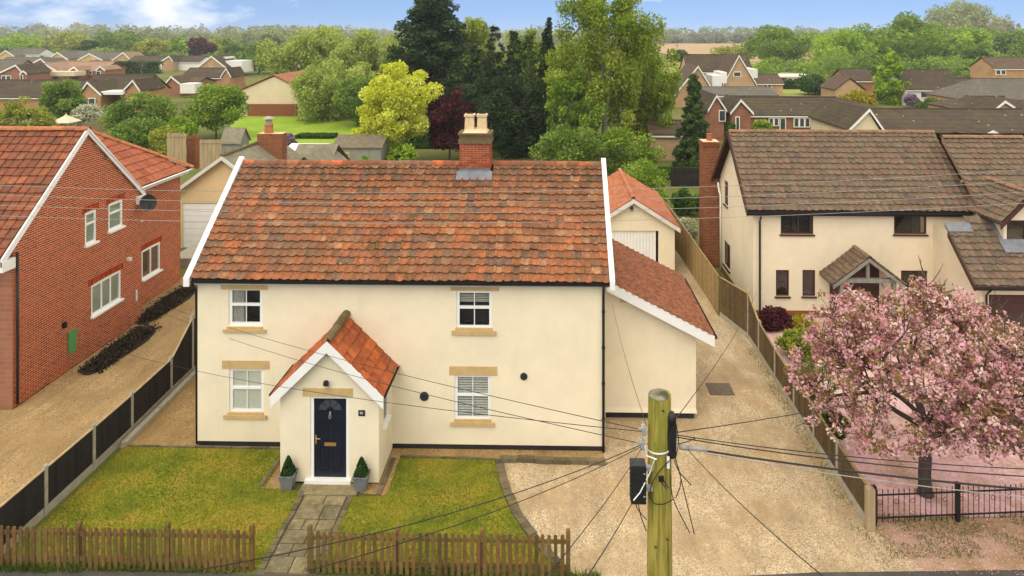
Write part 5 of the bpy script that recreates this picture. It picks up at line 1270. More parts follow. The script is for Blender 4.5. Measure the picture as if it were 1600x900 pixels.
b = MB(); b.lathe((c.x, c.y, at(1049, 714, 8.42).z), [(.045, 0), (.062, .04), (.066, .3), (.058, .42), (.062, .425), (.06, .50), (.035, .55), (.0, .56)], 14); b.build('cable_joint', 'black', pole, smooth=True)
b = MB(); b.box(c.x - .02, c.y - .02, c.z - .01, c.x + .03, c.y + .03, c.z + .05); b.tube([c + V((-.09, 0, .05)), c + V((.02, 0, .03))], .02, 8); b.build('joint_hook', 'steel', pole)
bxa, bxb = at(986, 783, 8.36), at(1008, 724, 8.36)
b = MB(); b.box(bxa.x, 8.30, bxa.z, bxb.x, 8.46, bxb.z); tb = b.build('terminal_box', 'black', pole)
b = MB()
for i in range(9): z = bxa.z + .02 + i * (bxb.z - bxa.z - .04) / 8; b.box(bxa.x - .008, 8.292, z - .008, bxb.x + .008, 8.468, z + .008)
for sx in (bxa.x - .012, bxb.x - .004): b.box(sx, 8.33, bxa.z + .03, sx + .016, 8.36, bxb.z - .03)
b.build('box_ribs', 'black', tb)
b = MB()
for z in (.2, .8): b.box(bxb.x - .03, 8.288, bxa.z + (bxb.z - bxa.z) * z, bxb.x - .004, 8.30, bxa.z + (bxb.z - bxa.z) * z + .012)
b.build('box_catch', 'steel', tb)
b = MB(); b.box(bxb.x, 8.36, bxa.z + .12, pbx - .1, 8.42, bxa.z + .17); b.box(bxb.x, 8.36, bxb.z - .1, pbx - .1, 8.42, bxb.z - .05); b.build('box_bracket', 'steel', pole)
def band(b, z, r, h=.03, tilt=0.0):
    n = 20; vs = [(pbx + r * math.cos(t), 8.5 + r * math.sin(t), z + dz + tilt * math.cos(t)) for dz in (0, h) for t in [2 * math.pi * j / n for j in range(n)]]
    b.mesh(vs, [(j, (j + 1) % n, n + (j + 1) % n, n + j) for j in range(n)])
zb = at(1030, 714).z
one(lambda b: (band(b, zb, .158, .022, .02), b.tube([at(1008, 698), at(1010, 712, 8.33), at(1026, 718, 8.32)], .008, 6), b.tube([at(1023, 718, 8.32), at(1015, 740, 8.32), at(1000, 770, 8.28), at(990, 782, 8.26)], .007, 6)), 'white_strap', 'white', pole)
one(lambda b: (b.box(at(1043, 735).x, 8.33, at(1043, 735).z, at(1047, 718).x, 8.36, at(1047, 718).z)), 'cable_tag', 'white', pole)
for (x0, y0) in ((1005, 672), (1003, 694)):
    c = at(x0, y0, 8.42); one(lambda b: (b.box(c.x - .02, c.y - .05, c.z - .05, c.x + .03, c.y + .04, c.z + .05), b.tube([c, c + V((-.06, 0, .02))], .015, 7), b.tube([c + V((0, 0, -.06)), c + V((.01, -.02, .08))], .014, 6)), 'cable_clamp', 'steel', pole)
c = at(1062, 698, 8.4); one(lambda b: (b.tube([c, c + V((.10, 0, -.012))], .034, 10), b.tube([c + V((.10, 0, -.012)), c + V((.34, .01, -.04))], .027, 10)), 'cable_grip', 'wire_grey', pole, smooth=True)
one(lambda b: [b.tube([at(x, y, 8.36), at(x + 1, y + 1, 8.26)], .012, 7) for x, y in ((1036, 642), (1043, 843), (1024, 855))] + [b.tube([at(1033, 752, 8.35), at(1041, 764, 8.28)], .007, 6), b.tube([at(1037, 751, 8.35), at(1045, 763, 8.28)], .007, 6), b.box(at(1030, 755).x, 8.32, at(1030, 755).z, at(1038, 748).x, 8.36, at(1038, 748).z)], 'pole_bolts', 'iron', pole)
loose = [[(1052, 705), (1062, 740), (1085, 835)], [(1050, 708), (1060, 735), (1080, 758)], [(1053, 710), (1064, 750), (1056, 778)], [(1048, 742), (1052, 780), (1078, 833)], [(1046, 720), (1028, 740), (1016, 765), (1020, 785), (1036, 788), (1052, 780)], [(997, 784), (1001, 805), (1010, 830)], [(993, 784), (996, 795), (1010, 812)], [(1058, 694), (1075, 690), (1088, 684)], [(1056, 660), (1060, 690), (1056, 715)], [(1052, 668), (1046, 690), (1050, 712)]]
def smoothline(pts, n=5):
    o = []
    for i in range(len(pts) - 1):
        p0, p1, p2, p3 = pts[max(i - 1, 0)], pts[i], pts[i + 1], pts[min(i + 2, len(pts) - 1)]
        for k in range(n):
            t = k / n; o.append(0.5 * ((2 * p1) + (p2 - p0) * t + (2 * p0 - 5 * p1 + 4 * p2 - p3) * t * t + (3 * p1 - p0 - 3 * p2 + p3) * t ** 3))
    return o + [pts[-1]]
for ln in loose: one(lambda b: b.tube(smoothline([at(x, y, 8.32) for x, y in ln]), .0062, 5), 'loose_wire', 'wire', pole)
def cable(label, p0, p1, sag, r=.006, mat='wire', n=28, cat='cable', group='overhead cables'):
    p0, p1 = V(p0), V(p1); pts = [p0.lerp(p1, i / n) - V((0, 0, sag * 4 * (i / n) * (1 - i / n))) for i in range(n + 1)]
    o = one(lambda b: b.tube(pts, r, 5), 'overhead_cable', mat, loc=p0); return finish(o, label, cat, group)
pt = at(1005, 694, 8.42); pu = at(1004, 672, 8.42); pr_ = at(1062, 700, 8.4); pr2 = at(1056, 676, 8.42)
cable('upper of two thin cables from the pole to the brick house wall', pu, P(211, 459, X=LX + .06), .25, .0048)
cable('lower of two thin cables from the pole to the brick house wall', pt, P(211, 468, X=LX + .06), .35, .0048)
cable('thin cable from the pole towards the brick wall, passing under the other two', pu + V((0, 0, -.02)), P(146, 537, X=LX + .06), .30, .0048)
cable('thin cable from the pole up to the eaves of the lean-to', at(1010, 664, 8.42), P(957, 476, Y=20.70), .15, .0042)
cable('upper thin cable from the pole sloping down across the right lawn', pt, P(278, 896, Y=5.6), .16, .0048)
cable('lower thin cable from the pole sloping down over the right picket fence', at(1004, 697, 8.42), P(478, 893, Y=5.2), .10, .004)
cable('thin cable running steeply down left of the terminal box', at(1003, 700, 8.4), P(850, 905, Y=4.6), .05, .004)
cable('thin grey cable running steeply down from under the terminal box', at(988, 785, 8.26), P(915, 905, Y=5), .02, .005, 'wire')
cable('thin cable running steeply down right from the pole over the gravel', at(1075, 703, 8.4), P(1300, 912, Y=5), .05, .0045)
cable('thin cable rising from the pole past the blossom to the right', pr2, P(1700, 505, Y=24), .45, .006)
cable('faint cable from the pole top to the eaves of the cream house', at(1052, 660, 8.42), P(1182, 458, Y=26.2), .2, .006)
cable('upper black cable from the pole over the iron railing to the right', pr2 + V((0, 0, -.03)), P(1760, 738, Y=8.0), .09, .006)
cable('second black cable just beneath the upper one over the iron railing', pr2 + V((0, 0, -.055)), P(1760, 752, Y=8.0), .09, .007)
cable('thick black bundled cable from the pole over the iron railing', pr_ + V((.3, 0, -.03)), P(1760, 776, Y=8.0), .06, .012)
cable('thin grey cable below the thick black bundled one', pr_ + V((.3, 0, -.06)), P(1760, 790, Y=8.0), .07, .006, 'wire_grey')
for i, (yl, ym, yr) in enumerate(((288, 300, 250), (303, 316, 268), (319, 332, 286), (336, 348, 304))):
    z0, z1 = P(-200, yl - 8, Y=13).z, P(1800, yr, Y=13).z; zm = P(800, ym, Y=13).z
    cable(['topmost', 'second from top', 'third from top', 'lowest'][i] + ' of the four pale wires strung level across the roofs', (P(-200, yl, Y=13).x, 13, z0), (P(1800, yr, Y=13).x, 13, z1), (z0 + z1) / 2 - zm, .0050, 'wire_grey', 40)

# ================================================================== HOUSES FARTHER OFF
def fvol_x(t, x0, x1, ry, ey, Y, d, wm, rm, hipr=0.0, hipl=0.0):
    a, c = P(x0, ey, Y=Y), P(x1, ey, Y=Y); ez = a.z; yr = Y + d / 2; rz = P(x0, ry, Y=yr).z
    b = MB()
    gx0, gx1 = a.x + .15, c.x - .15
    prof = [(Y + .35, 0), (Y + d - .35, 0), (Y + d - .35, ez), (yr, rz - .25), (Y + .35, ez)]
    if hipl or hipr: prof = [(Y + .35, 0), (Y + d - .35, 0), (Y + d - .35, ez), (Y + .35, ez)]
    b.prism([(gx0, y, z) for y, z in prof], (gx1 - gx0, 0, 0)); b.build('wall', wm, t)
    b = MB(); th = V((0, 0, .12))
    L0, L1, R0, R1 = V((a.x, Y, ez)), V((a.x + hipl, yr, rz)), V((c.x, Y, ez)), V((c.x - hipr, yr, rz))
    b.prism([L0, R0, R1, L1], th); b.prism([V((c.x, Y + d, ez)), V((a.x, Y + d, ez)), L1, R1], th)
    if hipr: b.prism([R0, V((c.x, Y + d, ez)), R1], th)
    if hipl: b.prism([V((a.x, Y + d, ez)), L0, L1], th)
    b.build('roof', rm, t)
    b = MB(); b.box(a.x + .02, Y + .02, ez - .16, c.x - .02, Y + .06, ez - .004); b.build('fascia', 'far_white', t)
    b = MB(); b.tube([L1 + V((0, 0, .12)), R1 + V((0, 0, .12))], .11, 6); b.build('ridge', rm, t)
def fvol_g(t, x0, xa, x1, ya, ye, Y, d, wm, rm, barge=True):
    a, c, ap = P(x0, ye, Y=Y), P(x1, ye, Y=Y), P(xa, ya, Y=Y); ez = (a.z + c.z) / 2
    b = MB(); b.prism([(a.x + .25, Y + .25, 0), (c.x - .25, Y + .25, 0), (c.x - .25, Y + .25, ez), (ap.x, Y + .25, ap.z - .15), (a.x + .25, Y + .25, ez)], (0, d, 0)); b.build('wall', wm, t)
    b = MB()
    for e in (V((a.x, Y, ez)), V((c.x, Y, ez))): b.obox(e, V((ap.x, Y, ap.z)) - e, V((0, d + .4, 0)), V((0, 0, .12)))
    b.build('roof', rm, t)
    if barge:
        for e in (V((a.x, Y, ez)), V((c.x, Y, ez))):
            b = MB(); w = .10 + .0012 * Y; b.obox(e + V((0, -.05, -w * .8)), V((ap.x, Y, ap.z)) - e, V((0, .045, 0)), V((0, 0, w + .1))); b.build('bargeboard', 'far_white', t)
def fvol_b(t, x0, x1, y0, y1, Y, d, wm, nm='dormer'):
    a, c = P(x0, y1, Y=Y), P(x1, y0, Y=Y); b = MB(); b.box(a.x, Y, max(0, a.z), c.x, Y + d, c.z); b.build(nm, wm, t)
def fwin(t, x0, x1, y0, y1, Y, n=1, fm='far_white', door=False):
    a, c = P(x0, y1, Y=Y), P(x1, y0, Y=Y)
    b = MB(); b.box(a.x, Y - .05, a.z, c.x, Y + .06, c.z); w = b.build('door' if door else 'window', fm, t)
    k = (c.x - a.x) / n; m_ = .07 + .0004 * Y
    for i in range(n): bx('pane', 'far_glass', w, a.x + k * i + m_, Y - .065, a.z + m_, a.x + k * (i + 1) - m_, Y - .04, c.z - m_)
def far(label, px, Y, vols, wins=(), name='bungalow', cat='house'):
    t = thing(name, label, cat, (P(px, 100, Y=Y).x, Y, 0), 'houses on the estate beyond the gardens')
    for v in vols: {'x': fvol_x, 'g': fvol_g, 'b': fvol_b}[v[0]](t, *v[1:])
    for w in wins: fwin(t, *w)
    return t
far('long brown roofed brick bungalow with two white edged gables behind the cream house', 1240, 75.7,
    [('x', 1150, 1432, 153, 181, 75.7, 8.2, 'fb_red', 'fr_dark', 7.0), ('g', 1106, 1120, 1136, 150, 174, 74.5, 8, 'fb_red', 'fr_dark'), ('g', 1141, 1158, 1178, 157, 178, 73.5, 6, 'fb_red', 'fr_dark')],
    [(1201, 1217, 184, 197, 75.9, 2), (1218, 1228, 184, 206, 75.9, 1, 'far_white', True), (1240, 1266, 184, 199, 75.9, 3), (1292, 1304, 182, 201, 75.9, 1), (1123, 1134, 172, 190, 74.6, 1), (1149, 1156, 182, 206, 73.6, 1)])
far('grey brown roof showing just above the long bungalow', 1160, 99, [('x', 1100, 1218, 137, 150, 99, 8, 'fb_tan', 'fr_grey')])
far('brick chalet house with steep gable left of the taller chalet', 1090, 106, [('g', 1054, 1091, 1119, 104, 149, 106, 9, 'fb_tan', 'fr_brown'), ('b', 1113, 1128, 118, 140, 108, 5, 'far_white'), ('b', 1126, 1136, 113, 130, 112, 5, 'far_white')], name='chalet_house')
far('taller brick chalet with steep white edged gable and small window', 1155, 121, [('g', 1130, 1155, 1183, 87, 133, 121, 9, 'fb_tan', 'fr_brown'), ('b', 1170, 1184, 108, 130, 124, 6, 'far_white')], [(1146, 1158, 112, 120, 121.2, 1)], name='chalet_house')
far('long dark steep roof behind the two chalet gables', 1125, 136, [('x', 1074, 1178, 86, 113, 136, 9, 'fb_tan', 'fr_dark')], name='chalet_house')
far('low brown roofed house right of the chalet gables', 1203, 122, [('x', 1180, 1226, 117, 131, 122, 7, 'fb_tan', 'fr_brown')], [(1192, 1206, 132, 137, 122.3, 2)])
far('flat roofed white edged building beside the broad tree', 1250, 150, [('b', 1218, 1272, 118, 121, 150, 6, 'far_white', 'flat_roof'), ('b', 1226, 1258, 121, 135, 150.4, 5, 'fb_red', 'wall')], [(1230, 1248, 122, 127, 150.4, 2)])
far('cream gabled bungalow with long mossy dark roof behind the cream house ridge', 1480, 61, [('x', 1362, 1660, 172, 214, 61, 10, 'far_cream', 'fr_dark'), ('g', 1326, 1359, 1382, 172, 205, 59.5, 9, 'far_cream', 'fr_dark'), ('g', 1530, 1552, 1574, 206, 217, 58, 5, 'fb_orange', 'fr_dark')])
far('white walled house with brown roof and brick party walls right of the pointed green tree', 1460, 109, [('x', 1416, 1506, 110, 141, 109, 9, 'far_white', 'fr_dark'), ('b', 1492, 1500, 142, 152, 109.1, 1, 'fb_red', 'party_wall')], [(1438, 1450, 143, 153, 109.3, 1), (1451, 1460, 144, 154, 109.3, 1), (1463, 1478, 144, 149, 109.3, 2)])
far('dark roof stepping down right of the white walled house', 1514, 113, [('x', 1502, 1545, 123, 141, 113, 8, 'far_white', 'fr_dark')])
far('large hipped dark roof with an orange brick gable at the right edge', 1560, 96, [('x', 1506, 1690, 124, 157, 96, 10, 'fb_orange', 'fr_grey', 0, 4.5), ('x', 1496, 1600, 152, 172, 82, 7, 'fb_orange', 'fr_dark', 0, 4.0), ('g', 1546, 1571, 1602, 159, 179, 78, 7, 'fb_orange', 'fr_dark'), ('g', 1586, 1620, 1650, 162, 180, 76.5, 6, 'fb_orange', 'fr_dark')])
far('brick house with white window under a brown roof at far right', 1590, 150, [('x', 1553, 1690, 90, 108, 150, 9, 'fb_orange', 'fr_brown')], [(1556, 1572, 109, 117, 150.2, 2)])
far('brown roof half hidden behind the pointed green tree', 1345, 126, [('x', 1324, 1370, 108, 127, 126, 8, 'fb_red', 'fr_dark')])
far('small brown hipped gable among shrubs left of the pointed tree', 1328, 111, [('g', 1304, 1329, 1354, 122, 141, 111, 6, 'fb_tan', 'fr_brown', False)])
far('white two storey house half hidden behind the birch', 1000, 84, [('x', 968, 1030, 147, 162, 84, 7, 'far_white', 'fr_brown')], [(1001, 1016, 166, 181, 84.2, 1, 'fb_red')], name='house')
far('low house with white fascia behind the dark pine', 1045, 62, [('x', 1015, 1075, 190, 212, 62, 6, 'fb_tan', 'fr_brown')])
# left side
far('orange brick bungalow with two white edged gables behind the round trees', 165, 101, [('x', 118, 216, 118, 146, 101, 9, 'fb_orange', 'fr_dark'), ('g', 122, 136, 158, 129, 149, 97.5, 6, 'fb_orange', 'fr_dark'), ('g', 191, 207, 219, 126, 143, 97.5, 6, 'fb_orange', 'fr_dark'), ('b', 157, 194, 143, 148, 98, 3, 'far_white', 'flat_roof')], [(138, 149, 153, 168, 97.6, 1), (166, 178, 156, 168, 101.2, 2)])
far('long dark roof behind the yellow green tree at far left', 50, 98, [('x', -50, 118, 126, 153, 98, 9, 'fb_orange', 'fr_dark')])
far('red brick gable with white windows at the left edge', 15, 148, [('g', -6, 24, 37, 102, 116, 148, 8, 'fb_red', 'fr_dark'), ('g', 30, 36, 42, 111, 116, 147, 6, 'fb_red', 'fr_dark'), ('x', -60, 20, 94, 113, 152, 9, 'fb_red', 'fr_grey')], [(2, 17, 118, 125, 148.2, 2), (31, 36, 117, 125, 147.2, 1)])
far('brown roofed house behind the red brick gable', 45, 190, [('x', -10, 60, 90, 103, 190, 9, 'fb_tan', 'fr_grey'), ('g', 42, 63, 76, 92, 103, 185, 8, 'fb_red', 'fr_grey')])
far('faded pink roofed brick bungalow with small gables on the left', 110, 165, [('x', 70, 162, 97, 110, 165, 9, 'fb_red', 'fr_pink'), ('g', 48, 67, 88, 99, 111, 161, 7, 'fb_tan', 'fr_pink'), ('g', 106, 115, 122, 105, 111, 161, 6, 'fb_red', 'fr_pink'), ('g', 149, 156, 164, 104, 110, 161, 6, 'fb_red', 'fr_pink'), ('b', 64, 116, 112, 119, 158, 4, 'far_cream', 'garage')], [(125, 131, 111, 116, 165.2, 1), (134, 144, 111, 117, 165.2, 2), (150, 157, 111, 117, 161.2, 1)])
far('yellow brick house with white edged gable and dark roof, left of its twin', 95, 228, [('x', 84, 150, 80, 89, 232, 9, 'fb_yellow', 'fr_grey'), ('g', 74, 89, 106, 82, 93, 226, 9, 'fb_yellow', 'fr_grey')], [(93, 101, 92, 97, 226.2, 1)])
far('yellow and red brick gable, right of its twin in the far row', 140, 226, [('g', 121, 139, 160, 84, 94, 226, 9, 'fb_yellow', 'fr_grey'), ('b', 139.5, 158, 94, 104, 226.1, 2, 'fb_red', 'panel_wall')])
far('low dark roofed house with a pale pink gable in the far row', 180, 225, [('x', 150, 198, 82, 92, 230, 9, 'far_white', 'fr_grey'), ('g', 175, 192, 204, 82, 94, 224, 9, 'fb_tan', 'fr_pink')])
far('long dark roofed terrace above the clipped hedge', 235, 205, [('x', 196, 312, 88, 97, 205, 9, 'far_white', 'fr_dark'), ('g', 251, 264, 270, 88, 96, 202, 8, 'fb_tan', 'fr_dark')])
far('cream gabled house at far left beneath the wood', 8, 250, [('g', -4, 8, 22, 79, 88, 250, 9, 'fb_yellow', 'fr_grey'), ('x', 8, 60, 76, 85, 255, 9, 'far_white', 'fr_grey')])
far('tan gabled house beside a white flat roofed block on the left', 335, 175, [('g', 308, 330, 353, 88, 106, 175, 9, 'fb_tan', 'fr_dark'), ('b', 334, 352, 89, 104, 180, 6, 'far_white'), ('b', 352, 378, 95, 113, 178, 7, 'far_white', 'flat_block')])
far('dark roofed house with small orange gable below the white block', 320, 138, [('x', 280, 358, 107, 122, 138, 8, 'fb_orange', 'fr_dark'), ('g', 344, 353, 361, 107, 121, 135, 6, 'fb_orange', 'fr_dark')])
far('low brown bungalow with white conservatory between the round trees', 280, 122, [('x', 262, 306, 121, 132, 124, 8, 'fb_red', 'fr_brown'), ('g', 257, 267, 282, 120, 132, 122, 6, 'fb_red', 'fr_brown'), ('b', 281, 304, 131, 146, 119, 3, 'far_white', 'conservatory')], [(283, 293, 136, 144, 119.1, 2)])
far('long cream gabled hall with terracotta roof and brown base beyond the green lawn', 425, 94, [('g', 372, 427, 474, 118, 142, 94, 16, 'far_cream', 'fr_red', False), ('b', 386, 463, 163, 186, 93.9, 8, 'brick_brown', 'base_wall'), ('g', 452, 463, 474, 122, 133, 100, 9, 'fb_red', 'fr_red', False)], name='hall', cat='hall')
def mast(px, yt, yb, Y, label):
    a, c = P(px, yt, Y=Y), P(px, yb, Y=Y); finish(one(lambda b: (b.tube([(a.x, Y, 0), (a.x, Y, a.z)], [.13, .09], 8), b.box(a.x - .7, Y - .05, a.z - .9, a.x + .7, Y + .05, a.z - .75)), 'utility_pole', 'bark', loc=(a.x, Y, 0)), label, 'pole', 'distant utility poles')
mast(73, 58, 95, 260, 'slim dark utility pole before the woods at far left')
mast(221, 92, 130, 112, 'slim dark utility pole above the twin gabled orange bungalow')
mast(1058, 68, 95, 280, 'slim dark utility pole at the left edge of the brown field')

# ================================================================== TREES AND SHRUBS
def clump_leaves(rng, cs, rs, n, size, flat=1.0, droop=0.0):
    k = len(cs); w = np.array(rs) ** 2; w /= w.sum(); idx = rng.choice(k, n, p=w)
    d = rng.normal(size=(n, 3)); d /= np.linalg.norm(d, axis=1)[:, None]
    r = np.array(rs)[idx] * rng.uniform(0.25, 1.0, n) ** 0.55
    p = np.array(cs)[idx] + d * r[:, None] * np.array([1, 1, flat])
    if droop: p[:, 2] -= droop * rng.exponential(.5, n) * np.array(rs)[idx]
    tint = rng.uniform(.18, .82, k)[idx] + rng.normal(0, .16, n)
    return p, np.clip(tint, 0, 1)
def tree(name, label, px, yt, wpx, Y, kind='round', mat='l_mid', n=6000, leaf=None, cat='tree', group=None, low=.12, seed=None, bark='bark', wz=None):
    base = P(px, 100, Y=Y); h = P(px, yt, Y=Y).z; rx = wpx * Y / F / 2; x0 = base.x
    seed = seed if seed is not None else int(px * 7 + Y); rng = np.random.default_rng(seed & 0x7fffffff)
    leaf = leaf or max(.085, .0027 * Y)
    t = thing(name, label, cat, (x0, Y, 0), group or {'broadleaf_tree': 'broadleaf trees beyond the cottage', 'shrub': 'shrubs in the gardens', 'conifer_tree': 'dark conifers behind the cottage', 'birch_tree': 'birches behind the cottage', 'golden_tree': 'golden trees behind the cottage', 'copper_tree': 'copper leaved trees', 'poplar_clump': 'poplars on the skyline'}.get(name))
    cs, rs = [], []; flat = .8; droop = 0
    zlo = h * low
    if kind == 'round':
        k = 46; zc, rz = (h + zlo) / 2, (h - zlo) / 2
        for i in range(k):
            d = rng.normal(size=3); d /= np.linalg.norm(d); q = rng.uniform(.35, 1) ** .5 * .80
            lump = 1 + .16 * math.sin(3 * math.atan2(d[1], d[0]) + seed) + .10 * math.sin(5 * d[2] + seed)
            cs.append([x0 + d[0] * rx * q * lump, Y + d[1] * rx * q * lump, zc + d[2] * rz * q]); rs.append(rx * rng.uniform(.20, .36))
    elif kind == 'airy':
        k = 85; zc, rz = (h + zlo) / 2, (h - zlo) / 2
        for i in range(k):
            d = rng.normal(size=3); d /= np.linalg.norm(d); q = rng.uniform(.1, 1) ** .45 * .9
            lump = 1 + .25 * math.sin(3 * math.atan2(d[1], d[0]) + seed)
            cs.append([x0 + d[0] * rx * q * lump, Y + d[1] * rx * q * lump, zc + d[2] * rz * q]); rs.append(rx * rng.uniform(.13, .26))
        droop = 1.0
    elif kind == 'cone':
        lv = 24
        for i in range(lv):
            f = i / lv; z = zlo + (h - zlo) * f; rr = rx * (1 - f) ** .72 * rng.uniform(.8, 1.15)
            m_ = max(4, int(13 * (1 - f) + 3))
            for j in range(m_):
                an = 6.283 * j / m_ + rng.uniform(0, 1.5); q = rr * rng.uniform(.25, .95)
                cs.append([x0 + math.cos(an) * q, Y + math.sin(an) * q, z - q * .18 + rng.uniform(-.2, .2)]); rs.append(max(.3, rx * rng.uniform(.14, .24) * (1.15 - f)))
        cs.append([x0, Y, h - .5]); rs.append(.3); flat = .55; droop = .5
    elif kind == 'cedar':
        lv = 13
        for i in range(lv):
            f = i / lv; z = zlo + (h - zlo) * f; rr = rx * (1 - f ** 1.6 * .78) * rng.uniform(.72, 1.1)
            for j in range(8):
                an = 6.283 * j / 8 + rng.uniform(0, 1.2)
                for q in (.35, .65, .95):
                    cs.append([x0 + math.cos(an) * q * rr, Y + math.sin(an) * q * rr, z + q * rr * .22 + rng.uniform(-.3, .3)]); rs.append(rx * rng.uniform(.13, .22))
        cs.append([x0, Y, h - .8]); rs.append(.8); flat = .5
    elif kind == 'col':
        for i in range(26):
            f = i / 26; z = zlo + (h - zlo) * f; rr = rx * math.sin(math.pi * min(.97, (.12 + f * .86))) ** .7
            for j in range(3):
                an = rng.uniform(0, 6.28); cs.append([x0 + math.cos(an) * rr * .5, Y + math.sin(an) * rr * .5, z]); rs.append(max(.2, rr * .55))
        flat = 1.5
    elif kind == 'teardrop':
        for i in range(60):
            f = rng.uniform(0, 1); z = zlo + (h - zlo) * f; rr = rx * min(1, 2.6 * (f + .12)) * (1 - f) ** .6
            an = rng.uniform(0, 6.28); q = rr * rng.uniform(.3, .85); cs.append([x0 + math.cos(an) * q, Y + math.sin(an) * q, z]); rs.append(max(.3, rx * .28 * (1.1 - f * .8)))
    p, ti = clump_leaves(rng, cs, rs, n, leaf, flat, droop)
    p[:, 2] = np.maximum(p[:, 2], .1)
    q = leaf_quads(rng, p, leaf, .3, 1.5, (0, 0, -1) if kind == 'airy' else None)
    b = MB(); tr = max(.05, h * .016)
    top = zlo + (h - zlo) * (.9 if kind in ('cone', 'col', 'cedar', 'teardrop') else .62)
    k = 7; tp = [(x0 + math.sin(i * 1.3 + seed) * h * .006 * i, Y + math.cos(i * 1.7 + seed) * h * .006 * i, top * i / (k - 1)) for i in range(k)]
    b.tube(tp, [tr * (1.25 if i == 0 else 1 - .75 * i / (k - 1)) for i in range(k)], 8)
    lim = rng.choice(len(cs), min(len(cs), 16 if kind in ('round', 'airy') else 8), replace=False)
    for i in lim:
        c = V(cs[i]); s_ = V(tp[min(k - 1, max(1, int(k * rng.uniform(.35, .95))))])
        if kind in ('cone', 'cedar', 'col'): s_ = V((x0, Y, max(.3, c.z - .2)))
        m_ = s_.lerp(c, .5) + V((0, 0, (c - s_).length * .10)); b.tube([s_, m_, c], [tr * .42, tr * .28, tr * .08], 5)
    b.build('trunk', bark, t)
    np_mesh('crown', q, 4, ti, mat, t)
    return t
T = tree
T('broadleaf_tree', 'yellow green bushy tree at the left edge above the brick house roof', 32, 147, 82, 66, 'round', 'l_olive', 7000, low=.05)
T('broadleaf_tree', 'dark round green tree behind the yellow green one on the left', 97, 121, 78, 84, 'round', 'l_mid', 7500, low=.05)
T('flowering_shrub', 'pale green flowering shrub between the round trees on the left', 140, 164, 66, 82, 'round', 'l_white', 4000, cat='shrub', low=.0)
T('broadleaf_tree', 'broad mid green tree right of the gazebo', 228, 132, 116, 72, 'round', 'l_mid', 11000, low=.03)
T('broadleaf_tree', 'round spring green tree above the pale fence panels', 338, 127, 104, 74, 'round', 'l_green', 9500, low=.08)
T('shrub', 'bright green shrub at the foot between two round trees', 285, 178, 60, 70, 'round', 'l_bright', 3500, cat='shrub', low=0)
T('shrub', 'dark green shrub just right of the gazebo', 195, 183, 50, 73, 'round', 'l_hedge', 2800, cat='shrub', low=0)
T('shrub', 'tangled green shrub at the foot of the broad tree behind the brick house', 215, 186, 100, 67, 'round', 'l_mid', 6000, cat='shrub', low=0)
T('shrub', 'olive scrub between the gazebo fence and pale fence panels', 262, 196, 60, 62, 'round', 'l_olive', 3500, cat='shrub', low=0)
T('copper_tree', 'dark purple round tree among the far woods on the left', 310, 58, 44, 300, 'round', 'l_purple', 2600, low=.02)
T('broadleaf_tree', 'greyish green tree right of the white block', 405, 66, 75, 190, 'round', 'l_mid', 5000, low=.03)
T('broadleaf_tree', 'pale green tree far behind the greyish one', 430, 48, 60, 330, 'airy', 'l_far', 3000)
T('broadleaf_tree', 'tall olive spring tree above the green lawn', 492, 36, 145, 128, 'airy', 'l_willow', 26000, bark='bark_pale', low=.1)
T('broadleaf_tree', 'olive tree with bare lower limbs left of the dark cedar', 566, 38, 115, 124, 'airy', 'l_willow', 20000, bark='bark_pale', low=.1)
T('willow_tree', 'wide weeping green tree beside the cream gabled hall', 522, 84, 150, 92, 'airy', 'l_willow', 28000, low=.02)
T('broadleaf_tree', 'dense green tree left of the golden tree', 568, 112, 100, 84, 'round', 'l_mid', 13000, low=.02)
T('golden_tree', 'bright golden leaved tree rising behind the cottage roof', 626, 80, 122, 60, 'round', 'l_gold', 17000, low=.08, leaf=.17)
T('golden_tree', 'low golden branch mass on the left of the tall golden tree', 594, 134, 84, 60, 'round', 'l_gold', 7000, low=.05, leaf=.17)
T('copper_tree', 'dark purple leaved tree between golden tree and chimney', 702, 126, 92, 62, 'round', 'l_purple', 14000, low=.02)
T('cedar_tree', 'large dark cedar with layered branches touching the sky', 676, -6, 165, 85, 'cedar', 'l_dark', 42000, low=.1, leaf=.26)
T('broadleaf_tree', 'pale spring tree against the sky right of the cedar', 742, 14, 76, 100, 'airy', 'l_birch', 11000)
T('broadleaf_tree', 'pale tree top between the dark conifers', 818, 30, 82, 96, 'airy', 'l_birch', 11000)
T('conifer_tree', 'tall dark conifer right behind the chimney', 772, 36, 140, 72, 'cone', 'l_dark', 36000, low=.02)
T('conifer_tree', 'dark conifer between the cedar and the tall conifer', 742, 66, 104, 75, 'cone', 'l_dark', 24000, low=.02)
T('conifer_tree', 'slim dark conifer just left of the narrow cypress', 803, 44, 92, 77, 'cone', 'l_dark', 22000, low=.02)
T('conifer_tree', 'mid green conifer left of the narrow cypress', 826, 52, 110, 70, 'cone', 'l_conifer', 28000, low=.02)
T('cypress_tree', 'narrow black green cypress pointing above the skyline', 856, 24, 34, 66, 'col', 'l_dark', 11000, low=.03)
T('conifer_tree', 'dark spreading evergreen low behind the chimney pots', 800, 104, 150, 64, 'round', 'l_dark', 22000, low=.0)
T('birch_tree', 'very tall airy birch running out of the top of the picture', 945, -95, 165, 62, 'airy', 'l_birch', 46000, low=.10, bark='bark_pale', leaf=.17)
T('birch_tree', 'shorter airy birch right of the very tall one', 1008, 42, 108, 66, 'airy', 'l_birch', 24000, low=.06, bark='bark_pale', leaf=.17)
T('birch_tree', 'slender green birch left of the very tall one', 893, 92, 92, 60, 'airy', 'l_green', 20000, low=.03, bark='bark_pale', leaf=.16)
T('shrub', 'loose green bush below the slender birch', 890, 188, 110, 56, 'round', 'l_mid', 7500, cat='shrub', low=0)
